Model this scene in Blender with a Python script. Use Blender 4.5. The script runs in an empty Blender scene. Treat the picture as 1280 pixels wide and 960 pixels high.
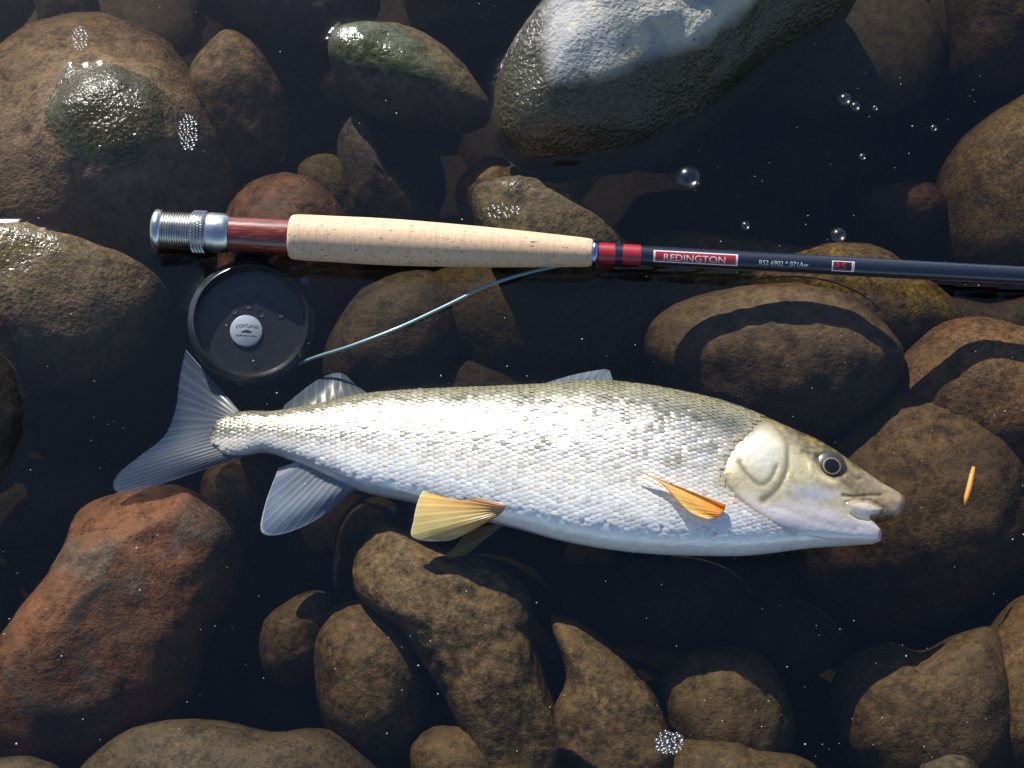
import bpy, bmesh, math, random
import numpy as np
from mathutils import Vector, Matrix, noise, kdtree

sc = bpy.context.scene
col = sc.collection
R = math.radians

# ------------------------------------------------------------------ camera
TILT, DIST, HFOV = R(24), 1.0, R(35.5)
cam_data = bpy.data.cameras.new('camera')
cam = bpy.data.objects.new('camera', cam_data)
col.objects.link(cam)
cam.location = (0, -math.sin(TILT) * DIST, math.cos(TILT) * DIST)
cam.rotation_euler = (TILT, 0, 0)
cam_data.sensor_fit = 'HORIZONTAL'
cam_data.angle = HFOV
cam_data.clip_start = 0.02
cam_data.clip_end = 200
sc.camera = cam

# ------------------------------------------------------------------ sky and sun
SUN_EL, SUN_AZ = R(38), R(-24)          # azimuth from +Y, negative towards -X
SUN = Vector((math.sin(SUN_AZ) * math.cos(SUN_EL), math.cos(SUN_AZ) * math.cos(SUN_EL), math.sin(SUN_EL)))
world = bpy.data.worlds.new('World')
sc.world = world
world.use_nodes = True
wn = world.node_tree
sky = wn.nodes.new('ShaderNodeTexSky')
sky.sky_type = 'NISHITA'
sky.sun_disc = False
sky.sun_elevation = SUN_EL
sky.sun_rotation = SUN_AZ
sky.dust_density = 0.4
sky.ozone_density = 3.0
wn.links.new(sky.outputs[0], wn.nodes['Background'].inputs[0])
wn.nodes['Background'].inputs[1].default_value = 0.095
sun_data = bpy.data.lights.new('sun', 'SUN')
sun_data.energy = 5.0
sun_data.angle = R(0.5)
sun_data.color = (1.0, 0.96, 0.90)
sun = bpy.data.objects.new('sun', sun_data)
sun.rotation_euler = SUN.to_track_quat('Z', 'Y').to_euler()
col.objects.link(sun)

sc.view_settings.view_transform = 'Standard'
sc.view_settings.look = 'None'
sc.view_settings.gamma = 1
sc.view_settings.exposure = 0.58
sc.view_settings.use_curve_mapping = False
sc.render.engine = 'CYCLES'
sc.cycles.use_denoising = True
sc.cycles.max_bounces = 8
sc.cycles.diffuse_bounces = 2
sc.cycles.glossy_bounces = 3
sc.cycles.transparent_max_bounces = 16
sc.cycles.sample_clamp_indirect = 6
sc.cycles.volume_bounces = 0
sc.cycles.use_adaptive_sampling = True
sc.cycles.adaptive_threshold = 0.02

# ------------------------------------------------------------------ pixel helpers (photograph is 1280 x 960)
EYE = Vector(cam.location)
CR = Matrix.Rotation(TILT, 3, 'X')
K = math.tan(HFOV / 2)
def ray(px, py):
    return CR @ Vector(((px - 640) / 640 * K, (480 - py) / 640 * K, -1.0))
def P(px, py, z):
    d = ray(px, py)
    return EYE + d * ((z - EYE.z) / d.z)
PX = 0.641 / 1280            # metres for one photograph pixel at the water

# ------------------------------------------------------------------ object helpers
def link(name, me, mat=None, parent=None, loc=None, smooth=True):
    o = bpy.data.objects.new(name, me)
    col.objects.link(o)
    if mat: me.materials.append(mat)
    if smooth: me.polygons.foreach_set('use_smooth', [True] * len(me.polygons))
    if parent: o.parent = parent
    if loc is not None: o.location = loc
    return o
def tag(o, label=None, cat=None, group=None, kind=None):
    if label: o['label'] = label
    if cat: o['category'] = cat
    if group: o['group'] = group
    if kind: o['kind'] = kind
    return o
def empty(name, loc=(0, 0, 0)):
    o = bpy.data.objects.new(name, None)
    o.location = loc
    o.empty_display_size = 0.02
    col.objects.link(o)
    return o
def mesh(name, v, f):
    me = bpy.data.meshes.new(name)
    me.from_pydata([tuple(p) for p in v], [], f)
    me.update()
    return me
def grid_faces(nu, nv, closed_v=False, off=0):
    f = []
    for i in range(nu - 1):
        for j in range(nv if closed_v else nv - 1):
            k = (j + 1) % nv
            f.append((off + i * nv + j, off + (i + 1) * nv + j, off + (i + 1) * nv + k, off + i * nv + k))
    return f
def setcol(me, cols, name='Col'):
    a = me.color_attributes.new(name, 'FLOAT_COLOR', 'POINT')
    c = np.ones((len(me.vertices), 4), dtype=np.float32)
    c[:, :cols.shape[1]] = cols
    a.data.foreach_set('color', c.ravel())
def setval(me, vals, name):
    a = me.attributes.new(name, 'FLOAT', 'POINT')
    a.data.foreach_set('value', np.asarray(vals, dtype=np.float32))

# ------------------------------------------------------------------ materials
def mat_new(name):
    m = bpy.data.materials.new(name)
    m.use_nodes = True
    return m, m.node_tree, m.node_tree.nodes['Principled BSDF']
class NT:
    def __init__(s, nt): s.nt = nt
    def n(s, typ, **kw):
        x = s.nt.nodes.new(typ)
        for k, v in kw.items():
            if k.startswith('i_'):
                key = k[2:]
                key = int(key) if key.isdigit() else key.replace('_', ' ')
                x.inputs[key].default_value = v
            else: setattr(x, k, v)
        return x
    def l(s, a, b): s.nt.links.new(a, b)
    def ramp(s, fac, stops):
        r = s.n('ShaderNodeValToRGB')
        e = r.color_ramp.elements
        while len(e) < len(stops): e.new(0.5)
        for el, (p, c) in zip(e, stops):
            el.position = p
            el.color = (*c, 1) if len(c) == 3 else c
        s.l(fac, r.inputs[0])
        return r.outputs[0]
    def mix(s, fac, a, b, blend='MIX'):
        m = s.n('ShaderNodeMix', data_type='RGBA', blend_type=blend)
        if isinstance(fac, (int, float)): m.inputs[0].default_value = fac
        else: s.l(fac, m.inputs[0])
        for sock, x in ((m.inputs[6], a), (m.inputs[7], b)):
            if isinstance(x, tuple): sock.default_value = (*x, 1)
            else: s.l(x, sock)
        return m.outputs[2]
    def math(s, op, a, b=None, clamp=False):
        m = s.n('ShaderNodeMath', operation=op, use_clamp=clamp)
        for i, x in enumerate((a, b)):
            if x is None: continue
            if isinstance(x, (int, float)): m.inputs[i].default_value = x
            else: s.l(x, m.inputs[i])
        return m.outputs[0]
def g3(v): return (v, v, v)
def schlick(T, f0):
    """mirror share of a thin film or water skin, the same from both sides"""
    g = T.n('ShaderNodeNewGeometry')
    d = T.n('ShaderNodeVectorMath', operation='DOT_PRODUCT')
    T.l(g.outputs['Normal'], d.inputs[0]); T.l(g.outputs['Incoming'], d.inputs[1])
    k = T.math('POWER', T.math('SUBTRACT', 1.0, T.math('ABSOLUTE', d.outputs['Value']), clamp=True), 5.0)
    return T.math('ADD', T.math('MULTIPLY', k, 1 - f0), f0, clamp=True)

def plain(name, c, rough=0.5, metal=0.0, coat=0.0, spec=0.5, bump=None, vary=0.0):
    m, nt, b = mat_new(name)
    T = NT(nt)
    b.inputs['Base Color'].default_value = (*c, 1)
    b.inputs['Roughness'].default_value = rough
    b.inputs['Metallic'].default_value = metal
    b.inputs['Coat Weight'].default_value = coat
    b.inputs['Coat Roughness'].default_value = 0.06
    b.inputs['Specular IOR Level'].default_value = spec
    tc = T.n('ShaderNodeTexCoord')
    if vary:
        nz = T.n('ShaderNodeTexNoise', i_Scale=180.0, i_Detail=5.0)
        T.l(tc.outputs['Object'], nz.inputs['Vector'])
        T.l(T.mix(nz.outputs[0], tuple(x * (1 - vary) for x in c), tuple(min(1, x * (1 + vary)) for x in c)), b.inputs['Base Color'])
        r = T.n('ShaderNodeMapRange', i_3=max(0, rough - .1), i_4=rough + .12)
        T.l(nz.outputs[0], r.inputs[0]); T.l(r.outputs[0], b.inputs['Roughness'])
    if bump:
        nb = T.n('ShaderNodeTexNoise', i_Scale=bump[0], i_Detail=4.0)
        T.l(tc.outputs['Object'], nb.inputs['Vector'])
        bp = T.n('ShaderNodeBump', i_Strength=bump[1], i_Distance=0.0006)
        T.l(nb.outputs[0], bp.inputs['Height']); T.l(bp.outputs[0], b.inputs['Normal'])
    return m

def stone_mat(name, c1, c2, dark=(.02, .017, .013), pits=.35, blotch=0.5, seed=0, grain=1.0, band=0.0, wet=0.0, top=None, patch=None, sparkle=0.0):
    """top=(colour, z0, z1): algae colour that takes over above world height z0..z1; patch=(colour, threshold): large stains"""
    m, nt, b = mat_new(name)
    T = NT(nt)
    tc = T.n('ShaderNodeTexCoord')
    mp = T.n('ShaderNodeMapping')
    mp.inputs['Location'].default_value = (seed * 1.37, seed * .71, seed * .29)
    T.l(tc.outputs['Object'], mp.inputs[0])
    V = mp.outputs[0]
    def nz(scale, det=4.0, rough=.6, dist=0.0):
        x = T.n('ShaderNodeTexNoise', i_Scale=scale, i_Detail=det, i_Roughness=rough, i_Distortion=dist)
        T.l(V, x.inputs['Vector'])
        return x.outputs[0]
    rv = random.Random(seed * 31 + 7)
    f_sc, f_am, m_sc = rv.uniform(150, 330), rv.uniform(.35, .9), rv.uniform(50, 105)
    big_n = nz(rv.uniform(17, 30), 3, .65, .6)
    big = T.ramp(big_n, [(.36, g3(0)), (.64, g3(1))])
    c = T.mix(big, c1, c2)
    mid = nz(m_sc, 4, .72)
    # large stains, ragged by the medium noise
    stain = T.math('ADD', T.math('MULTIPLY', nz(17, 2, .6, .8), .7), T.math('MULTIPLY', mid, .3))
    if patch:
        c = T.mix(T.ramp(stain, [(patch[1] - .05, g3(0)), (patch[1] + .02, g3(1))]), c, patch[0])
    # fine mottling
    fine = nz(f_sc, 3, .75)
    c = T.mix(1.0, c, T.ramp(fine, [(.32, g3(1 - .75 * f_am)), (.50, g3(1.0)), (.70, g3(1 + 1.0 * f_am))]), 'MULTIPLY')
    c = T.mix(1.0, c, T.ramp(mid, [(.32, g3(.42)), (.68, g3(1.55))]), 'MULTIPLY')
    # dark pits and grains
    vo = T.n('ShaderNodeTexVoronoi', i_Scale=rv.uniform(120, 210), i_Randomness=1.0)
    T.l(V, vo.inputs['Vector'])
    pitn = T.math('ADD', T.math('ADD', vo.outputs[0], T.math('MULTIPLY', mid, .75)), T.math('MULTIPLY', fine, .3))
    pit = T.ramp(pitn, [(.56, g3(1)), (.66, g3(0))])
    c = T.mix(T.math('MULTIPLY', pit, pits * 1.7, clamp=True), c, dark)
    # dark organic film in patches
    fm = T.math('ADD', T.math('MULTIPLY', big_n, .45), T.math('ADD', T.math('MULTIPLY', mid, .35), T.math('MULTIPLY', fine, .2)))
    film = T.ramp(fm, [(.52, g3(0)), (.58, g3(1))])
    c = T.mix(T.math('MULTIPLY', film, blotch), c, dark)
    # pale mineral specks
    sp = T.n('ShaderNodeTexVoronoi', i_Scale=420.0)
    T.l(V, sp.inputs['Vector'])
    spm = T.math('MULTIPLY', T.ramp(sp.outputs[0], [(.12, g3(1)), (.22, g3(0))]), T.ramp(mid, [(.5, g3(0)), (.65, g3(.5))]))
    c = T.mix(spm, c, tuple(min(.6, x * 2.2 + .05) for x in c2))
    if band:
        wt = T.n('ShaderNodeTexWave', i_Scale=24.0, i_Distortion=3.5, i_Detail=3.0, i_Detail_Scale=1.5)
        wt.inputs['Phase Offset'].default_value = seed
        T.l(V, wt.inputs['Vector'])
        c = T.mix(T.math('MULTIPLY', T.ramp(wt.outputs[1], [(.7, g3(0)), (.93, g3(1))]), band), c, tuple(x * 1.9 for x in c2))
    geo = T.n('ShaderNodeNewGeometry')
    sep = T.n('ShaderNodeSeparateXYZ')
    T.l(geo.outputs['Position'], sep.inputs[0])
    zz = T.math('ADD', sep.outputs[2], T.math('MULTIPLY', T.math('SUBTRACT', mid, .5), .005))
    rough = None
    if top:
        r = T.n('ShaderNodeMapRange', i_1=top[1], i_2=top[2])
        T.l(zz, r.inputs[0])
        tn = T.mix(T.ramp(fine, [(.35, g3(0)), (.65, g3(1))]), tuple(x * .35 for x in top[0]), top[0])
        c = T.mix(r.outputs[0], c, tn)
        if len(top) > 3:                      # a dry pale cap above the wet collar
            r2 = T.n('ShaderNodeMapRange', i_1=top[4], i_2=top[5])
            T.l(zz, r2.inputs[0])
            lich = T.mix(T.ramp(stain, [(.47, g3(0)), (.56, g3(1))]), top[3], (.44, .42, .34))
            lich = T.mix(T.math('MULTIPLY', pit, .8), lich, (.05, .05, .055))
            c = T.mix(r2.outputs[0], c, lich)
            rr = T.n('ShaderNodeMapRange', i_1=top[4], i_2=top[5], i_3=.50, i_4=.95)
            T.l(zz, rr.inputs[0]); rough = rr.outputs[0]
    T.l(c, b.inputs['Base Color'])
    if rough is not None: T.l(rough, b.inputs['Roughness'])
    elif wet:
        rw = T.n('ShaderNodeMapRange', i_1=-.001, i_2=.0005, i_3=.75, i_4=.45)
        T.l(sep.outputs[2], rw.inputs[0]); T.l(rw.outputs[0], b.inputs['Roughness'])
    else: b.inputs['Roughness'].default_value = .7
    b.inputs['Specular IOR Level'].default_value = .18
    if wet:
        cw = T.n('ShaderNodeMapRange', i_1=-.001, i_2=.0005, i_3=0.0, i_4=wet)
        T.l(sep.outputs[2], cw.inputs[0])
        cwo = cw.outputs[0]
        if rough is not None:
            dry = T.n('ShaderNodeMapRange', i_1=top[4], i_2=top[5], i_3=1.0, i_4=0.0)
            T.l(zz, dry.inputs[0]); cwo = T.math('MULTIPLY', cwo, dry.outputs[0])
            T.l(T.math('MULTIPLY', dry.outputs[0], .2), b.inputs['Specular IOR Level'])
        T.l(cwo, b.inputs['Coat Weight'])
        b.inputs['Coat Roughness'].default_value = .17
    h = T.math('ADD', T.math('MULTIPLY', fine, .5), T.math('MULTIPLY', mid, .9))
    bp = T.n('ShaderNodeBump', i_Strength=.75 * grain, i_Distance=.0022)
    T.l(h, bp.inputs['Height'])
    nrm = bp.outputs[0]
    if sparkle:
        b2 = T.n('ShaderNodeBump', i_Strength=sparkle, i_Distance=.0016)
        sn = T.n('ShaderNodeTexNoise', i_Scale=340.0, i_Detail=2.0)
        T.l(V, sn.inputs['Vector'])
        T.l(sn.outputs[0], b2.inputs['Height']); T.l(nrm, b2.inputs['Normal'])
        nrm = b2.outputs[0]
    T.l(nrm, b.inputs['Normal'])
    if wet: T.l(nrm, b.inputs['Coat Normal'])
    return m

# ------------------------------------------------------------------ riverbed
BED = -0.20
def bed_mat():
    return stone_mat('riverbed_silt', (.030, .027, .022), (.055, .045, .032), seed=3, blotch=.6)
def make_riverbed():
    xs = np.concatenate([np.linspace(-30, -1.2, 8), np.linspace(-1.0, 1.0, 120), np.linspace(1.2, 30, 8)])
    ys = np.concatenate([np.linspace(-30, -1.0, 8), np.linspace(-.9, .9, 110), np.linspace(1.1, 30, 8)])
    v = []
    for x in xs:
        for y in ys:
            p = Vector((x, y, 0))
            v.append((x, y, BED + .02 * noise.noise(p * 9) + .008 * noise.noise(p * 31)))
    o = link('riverbed', mesh('riverbed', v, [tuple(reversed(f)) for f in grid_faces(len(xs), len(ys))]), bed_mat())
    o['kind'] = 'structure'
make_riverbed()

# ------------------------------------------------------------------ stones
_ico = {}
def ico(sub):
    if sub not in _ico:
        bm = bmesh.new()
        bmesh.ops.create_icosphere(bm, subdivisions=sub, radius=1)
        bm.verts.ensure_lookup_table()
        _ico[sub] = (np.array([v.co[:] for v in bm.verts]), [tuple(v.index for v in f.verts) for f in bm.faces])
        bm.free()
    return _ico[sub]
def closed_spline(pts, n=720):
    p = np.array(pts, float)
    m = len(p)
    out = []
    per = max(4, n // m)
    for i in range(m):
        a, b, c, d = p[i - 1], p[i], p[(i + 1) % m], p[(i + 2) % m]
        for k in range(per):
            t = k / per
            out.append(.5 * (2 * b + (c - a) * t + (2 * a - 5 * b + 4 * c - d) * t * t + (3 * b - a - 3 * c + d) * t ** 3))
    return np.array(out)
def stone(label, pts, z_top, h, mat, peak=None, e=.86, rough=.035, facets=0, seed=1, sub=5, cat='stone', name='river_stone', group='stones of the river bed', peakw=1.6, flat=False, knob=None, center=None):
    z_mid = z_top - h
    pl = np.array(pts, float)
    c0 = (pl.min(0) + pl.max(0)) / 2 * .5 + pl.mean(0) * .5
    if center: c0 = center
    C = P(c0[0], c0[1], z_mid)
    n = Vector((0, 0, 1)) if flat else (EYE - C).normalized()
    u = Vector((1, 0, 0)); u = (u - n * u.dot(n)).normalized()
    w = n.cross(u)
    def to2(px, py):
        d = ray(px, py)
        t = (C - EYE).dot(n) / d.dot(n)
        q = EYE + d * t - C
        return (q.dot(u), q.dot(w))
    sp = closed_spline([to2(*p) for p in pts])
    ang = np.arctan2(sp[:, 1], sp[:, 0]); rad = np.hypot(sp[:, 0], sp[:, 1])
    o = np.argsort(ang)
    ang, rad = ang[o], rad[o]
    dirs, faces = ico(sub)
    th = np.arctan2(dirs[:, 1], dirs[:, 0])
    r = np.interp(th, np.concatenate([ang - 2 * np.pi, ang, ang + 2 * np.pi]), np.tile(rad, 3))
    hor = np.clip(np.hypot(dirs[:, 0], dirs[:, 1]), 0, 1)
    zz = dirs[:, 2]
    hs = hor ** e
    X = r * hs * np.cos(th); Y = r * hs * np.sin(th)
    Z = np.sign(zz) * np.abs(zz) ** e * h
    if peak is not None:
        q = to2(*peak)
        wgt = np.clip(zz, 0, 1) ** peakw
        X += q[0] * wgt; Y += q[1] * wgt
    if knob:                                  # (px, py, radius px x, y, height): a bump that rises through the surface
        K_ = P(knob[0], knob[1], 0) - C
        dd = np.hypot((X - K_.dot(u)) / (knob[2] * PX), (Y - K_.dot(w)) / (knob[3] * PX))
        Z = Z + np.where(zz > 0, knob[4] * np.exp(-dd ** 3.2), 0)
    rnd = random.Random(seed * 7919 + 13)
    L = float(rad.mean())
    pos = np.stack([X, Y, Z], 1)
    for k in range(facets):
        d = Vector((rnd.uniform(-1, 1), rnd.uniform(-1, 1), rnd.uniform(.25, 1.1))).normalized()
        dn = np.array(d[:])
        s = pos @ dn
        lim = s.max() * rnd.uniform(.66, .88)
        over = np.clip(s - lim, 0, None)
        pos -= np.outer(over * .9, dn)
    off = Vector((seed * 3.1, seed * 1.7, seed * 5.3))
    out = []
    dl = dirs
    for i in range(len(pos)):
        p = Vector(pos[i])
        q = p / L
        d = Vector(dl[i])
        edge = 1 - .55 * (1 - abs(d.z))          # keep the drawn outline steadier than the top
        k = rough * L * (noise.noise(q * 1.7 + off) * 1.6 + noise.noise(q * 4.3 + off) * .75 + noise.noise(q * 10 + off) * .35) * edge
        k += .0005 * noise.noise(p * 240 + off)
        p = p + d * k
        out.append(u * p.x + w * p.y + n * p.z)
    ob = link(name, mesh(name, out, faces), mat, loc=C)
    return tag(ob, label, cat, group)

def sm(c1, c2, **k):
    c1, c2 = tuple(x * .54 * k_ for x, k_ in zip(c1, (1.12, .98, .82))), tuple(x * .54 * k_ for x, k_ in zip(c2, (1.12, .98, .82)))
    sm.i += 1
    return stone_mat('stone_surface_%d' % sm.i, c1, c2, seed=sm.i, **k)
sm.i = 0
BR1, BR2 = (.150, .100, .052), (.235, .165, .090)      # warm brown
DK1, DK2 = (.075, .055, .034), (.130, .098, .060)      # dark brown
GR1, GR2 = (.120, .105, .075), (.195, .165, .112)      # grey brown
OL1, OL2 = (.130, .105, .042), (.215, .170, .075)      # olive
RD1, RD2 = (.180, .085, .045), (.270, .150, .085)      # reddish

stone('broad boulder with a wet mossy knob rising out of the water',
      [(-70, 200), (-30, 115), (40, 65), (130, 43), (205, 68), (255, 115), (287, 175), (300, 235), (285, 300), (215, 345), (110, 355), (0, 335), (-60, 280)],
      -.010, .080, sm((.200, .140, .080), (.285, .205, .120), sparkle=.8, wet=1.0, top=((.055, .040, .007), -.0012, .0012)), e=.9, rough=.045, seed=1, sub=6, cat='boulder', name='mossy_boulder', flat=True, knob=(143, 148, 92, 104, .034))
stone('large boulder with pale dry grey crown and black wet flank above the water',
      [(617, 140), (632, 85), (690, 10), (735, -50), (830, -120), (980, -140), (1080, -70), (1060, 10), (960, 80), (880, 140), (800, 180), (720, 202), (660, 203), (630, 182)],
      .082, .087, sm((.070, .056, .028), (.12, .10, .055), sparkle=1.0, wet=.8, top=((.050, .043, .022), -.004, .006, (.31, .31, .305), .045, .054)), peak=(850, 0), e=.95, rough=.055, seed=2, sub=6, cat='boulder', name='lichen_boulder', flat=True)
stone('tapering tan stone with a glinting wet tip beside the edge of the picture',
      [(-80, 400), (-50, 350), (0, 330), (42, 318), (95, 325), (150, 338), (198, 353), (210, 375), (195, 420), (140, 460), (60, 480), (-50, 470)],
      .004, .055, sm((.16, .12, .06), (.25, .195, .11), wet=.8, sparkle=.6, blotch=.25, top=((.15, .105, .035), -.002, .005)), peak=(35, 352), e=.95, seed=3, flat=True)
stone('green wet stone with a brown underwater tail, breaking the surface',
      [(420, 88), (434, 63), (470, 51), (520, 51), (562, 70), (592, 100), (614, 137), (588, 150), (545, 145), (505, 142), (460, 132), (428, 110)],
      .007, .040, sm((.13, .11, .055), (.20, .165, .09), wet=.9, top=((.060, .066, .016), -.006, .002)), peak=(462, 92), e=.9, seed=4, flat=True)
stone('diamond shaped tan stone standing behind the mossy knob',
      [(262, 52), (288, 37), (325, 62), (352, 108), (363, 150), (354, 194), (322, 226), (275, 215), (245, 150), (236, 92)],
      -.028, .045, sm(BR1, BR2, blotch=.25), e=.72, seed=5)
stone('dark stone cut by the top edge above the diamond shaped one',
      [(272, -30), (285, 15), (325, 46), (395, 60), (450, 45), (475, 5), (450, -60), (340, -70)],
      -.004, .050, sm(DK1, (.11, .09, .07), blotch=.5), e=.85, seed=6)
stone('small brown stone at the top edge above the mossy boulder',
      [(48, -40), (44, 8), (58, 50), (92, 66), (132, 48), (122, 5), (100, -40)], -.045, .035, sm(GR1, GR2), seed=7)
stone('dim grey stone in the upper corner beside the small brown one',
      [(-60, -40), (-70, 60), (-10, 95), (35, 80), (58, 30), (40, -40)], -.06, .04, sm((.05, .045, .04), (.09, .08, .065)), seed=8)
stone('dim brown block at the top edge between green stone and pale boulder',
      [(508, -60), (512, 30), (522, 56), (590, 66), (650, 55), (700, 10), (720, -60), (600, -90)], -.06, .05, sm(DK1, DK2), e=.7, seed=9)
stone('slender grey stone with a lit sickle edge below the green one',
      [(422, 185), (430, 158), (447, 140), (462, 160), (486, 205), (530, 245), (560, 300), (500, 330), (450, 290), (428, 235)], -.045, .04, sm((.10, .088, .07), (.15, .13, .10)), e=.85, seed=10)
stone('brown stone half hidden behind the rod above the reddish one',
      [(372, 212), (400, 192), (428, 200), (452, 240), (470, 290), (420, 310), (385, 270)], -.055, .03, sm(OL1, OL2), seed=11)
stone('reddish brown stone under the rod between reel and mossy boulder',
      [(258, 345), (285, 262), (318, 226), (362, 217), (402, 230), (428, 262), (455, 320), (440, 375), (380, 400), (290, 390)], -.030, .055, sm(RD1, (.24, .16, .10)), e=.85, seed=12)
stone('small golden brown stone just above the cork grip',
      [(570, 242), (588, 208), (618, 196), (650, 213), (672, 252), (650, 300), (590, 295)], -.045, .035, sm((.19, .13, .045), (.28, .19, .075), blotch=.2), seed=13)
stone('flat wet stone touching the surface behind the cork grip',
      [(592, 272), (618, 251), (660, 244), (712, 257), (752, 281), (785, 315), (740, 350), (640, 340)], -.0002, .030, sm((.10, .08, .035), (.17, .14, .065), wet=.9, sparkle=.5), peak=(650, 268), e=.85, seed=14, flat=True)
stone('long tawny slab lying under the dark rod shaft',
      [(765, 345), (815, 298), (860, 289), (950, 301), (1000, 309), (1050, 303), (1100, 309), (1140, 335), (1185, 368), (1205, 410), (1120, 450), (900, 450), (790, 420)], -.042, .050, sm((.19, .13, .045), (.25, .19, .09), blotch=.25, patch=((.20, .125, .02), .56)), e=.75, rough=.03, seed=15)
stone('rounded dark brown stone crossed by the broad shadow of the rod',
      [(803, 428), (835, 385), (900, 362), (980, 352), (1060, 370), (1110, 408), (1128, 450), (1100, 505), (1030, 555), (930, 560), (860, 515), (825, 470)], -.011, .055, sm((.12, .085, .045), (.19, .135, .07), blotch=.65, pits=.5), e=.82, seed=16)
stone('biggest brown cobble, under the snout of the fish',
      [(985, 640), (1012, 565), (1052, 515), (1108, 476), (1180, 477), (1240, 497), (1292, 560), (1300, 680), (1250, 740), (1180, 785), (1080, 790), (1010, 740)], -.034, .085, sm((.165, .11, .05), (.23, .16, .08), blotch=.65, pits=.6), e=.88, rough=.03, seed=17, sub=6, name='cobble')
stone('rust tinged stone peeking out behind the biggest cobble',
      [(1100, 490), (1145, 428), (1195, 398), (1260, 402), (1330, 440), (1360, 560), (1260, 600), (1140, 580)], -.020, .060, sm((.20, .115, .045), (.26, .17, .085), blotch=.35), e=.85, seed=18)
stone('dusky stone at the right edge under the thin end of the rod',
      [(1150, 400), (1185, 372), (1240, 380), (1300, 370), (1360, 400), (1360, 450), (1250, 450)], -.055, .04, sm(DK1, DK2), seed=19)
stone('big smooth olive brown cobble at the right edge above the rod',
      [(1165, 265), (1174, 218), (1208, 168), (1258, 131), (1330, 105), (1420, 170), (1430, 320), (1340, 385), (1250, 392), (1192, 362), (1168, 312)], -.028, .085, sm((.165, .12, .055), (.225, .165, .08), blotch=.2, pits=.3), e=.85, rough=.025, seed=20, sub=6, name='cobble')
stone('brown stone in the upper right corner of the picture',
      [(1183, -60), (1187, 50), (1193, 105), (1235, 128), (1300, 95), (1360, 10), (1340, -70), (1250, -90)], -.035, .05, sm((.15, .105, .05), (.22, .15, .07)), e=.8, seed=21)
stone('small dull red stone beside the big olive cobble',
      [(1072, 262), (1090, 238), (1125, 228), (1165, 230), (1185, 260), (1165, 295), (1110, 295)], -.065, .03, sm((.14, .075, .05), (.20, .12, .08)), seed=22)
stone('grey brown stone crossed by the fly line beside the reel',
      [(402, 445), (425, 395), (458, 358), (500, 341), (545, 342), (575, 375), (580, 440), (545, 500), (470, 520), (415, 490)], -.045, .055, sm(GR1, (.18, .145, .095)), e=.8, seed=23)
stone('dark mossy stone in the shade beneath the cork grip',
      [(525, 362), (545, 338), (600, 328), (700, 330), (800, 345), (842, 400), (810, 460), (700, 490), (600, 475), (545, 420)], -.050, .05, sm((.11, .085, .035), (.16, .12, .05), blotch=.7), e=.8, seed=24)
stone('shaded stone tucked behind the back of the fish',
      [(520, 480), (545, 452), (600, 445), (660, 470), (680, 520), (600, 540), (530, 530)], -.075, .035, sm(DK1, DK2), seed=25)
stone('big rust orange rock with dark pits',
      [(20, 770), (68, 705), (98, 643), (150, 620), (222, 613), (272, 640), (299, 682), (292, 742), (262, 802), (240, 872), (185, 935), (100, 965), (20, 960), (-30, 900), (-10, 820)],
      -.024, .070, sm((.29, .135, .065), (.38, .20, .105), pits=.75, blotch=.55, patch=((.13, .085, .055), .56)), peak=(150, 740), e=.66, rough=.028, facets=1, seed=26, sub=6, name='rust_rock', cat='rock')
stone('small mottled brown stone beside the rust orange rock',
      [(323, 805), (334, 772), (368, 746), (400, 736), (420, 755), (412, 805), (392, 845), (352, 856), (330, 838)], -.055, .04, sm((.13, .095, .05), (.24, .18, .10), pits=.5), seed=27)
stone('egg shaped brown stone standing against the angular slab',
      [(388, 830), (398, 778), (430, 754), (480, 751), (516, 774), (532, 820), (538, 880), (515, 940), (455, 955), (408, 910)], -.035, .065, sm((.15, .105, .05), (.25, .18, .09), blotch=.3), e=.85, seed=28)
stone('angular yellowish slab with sharp broken edges below the fish',
      [(440, 718), (455, 680), (482, 653), (556, 688), (622, 704), (664, 745), (670, 800), (680, 850), (694, 893), (712, 960), (700, 1040), (640, 1050), (590, 950), (545, 850), (502, 790), (452, 752)],
      -.018, .050, sm((.165, .12, .055), (.225, .165, .08), blotch=.25, pits=.2), e=.68, rough=.05, facets=0, seed=29, sub=6, center=(575, 790), name='angular_slab', cat='rock')
stone('sharp edged piece split off the angular slab by a dark cleft',
      [(688, 772), (742, 790), (802, 848), (832, 900), (850, 980), (790, 1040), (715, 1000), (690, 900), (708, 845)],
      -.030, .045, sm((.16, .118, .055), (.22, .162, .08), blotch=.25, pits=.2), e=.62, rough=.04, facets=2, seed=61, sub=6, center=(765, 900), name='angular_slab', cat='rock')
stone('narrow dark stone wedged above the angular slab',
      [(416, 690), (428, 645), (462, 618), (500, 640), (480, 720), (440, 760), (418, 740)], -.075, .035, sm(DK1, (.12, .10, .055)), seed=30)
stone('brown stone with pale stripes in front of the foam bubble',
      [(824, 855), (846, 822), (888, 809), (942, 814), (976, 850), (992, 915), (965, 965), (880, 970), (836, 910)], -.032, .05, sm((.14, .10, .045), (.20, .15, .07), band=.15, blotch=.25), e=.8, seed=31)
stone('ridged brown stone cut by the bottom edge below the striped one',
      [(815, 985), (848, 928), (900, 919), (952, 934), (1020, 957), (1040, 1030), (920, 1060), (820, 1040)], -.028, .04, sm((.13, .10, .05), (.19, .145, .075), band=.12), e=.85, seed=32)
stone('hump backed dark brown stone near the lower right corner',
      [(1038, 870), (1058, 826), (1108, 804), (1150, 814), (1200, 792), (1250, 790), (1275, 880), (1250, 980), (1130, 1010), (1060, 950)], -.026, .065, sm((.14, .10, .05), (.21, .15, .075), blotch=.4), e=.8, seed=33)
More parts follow.
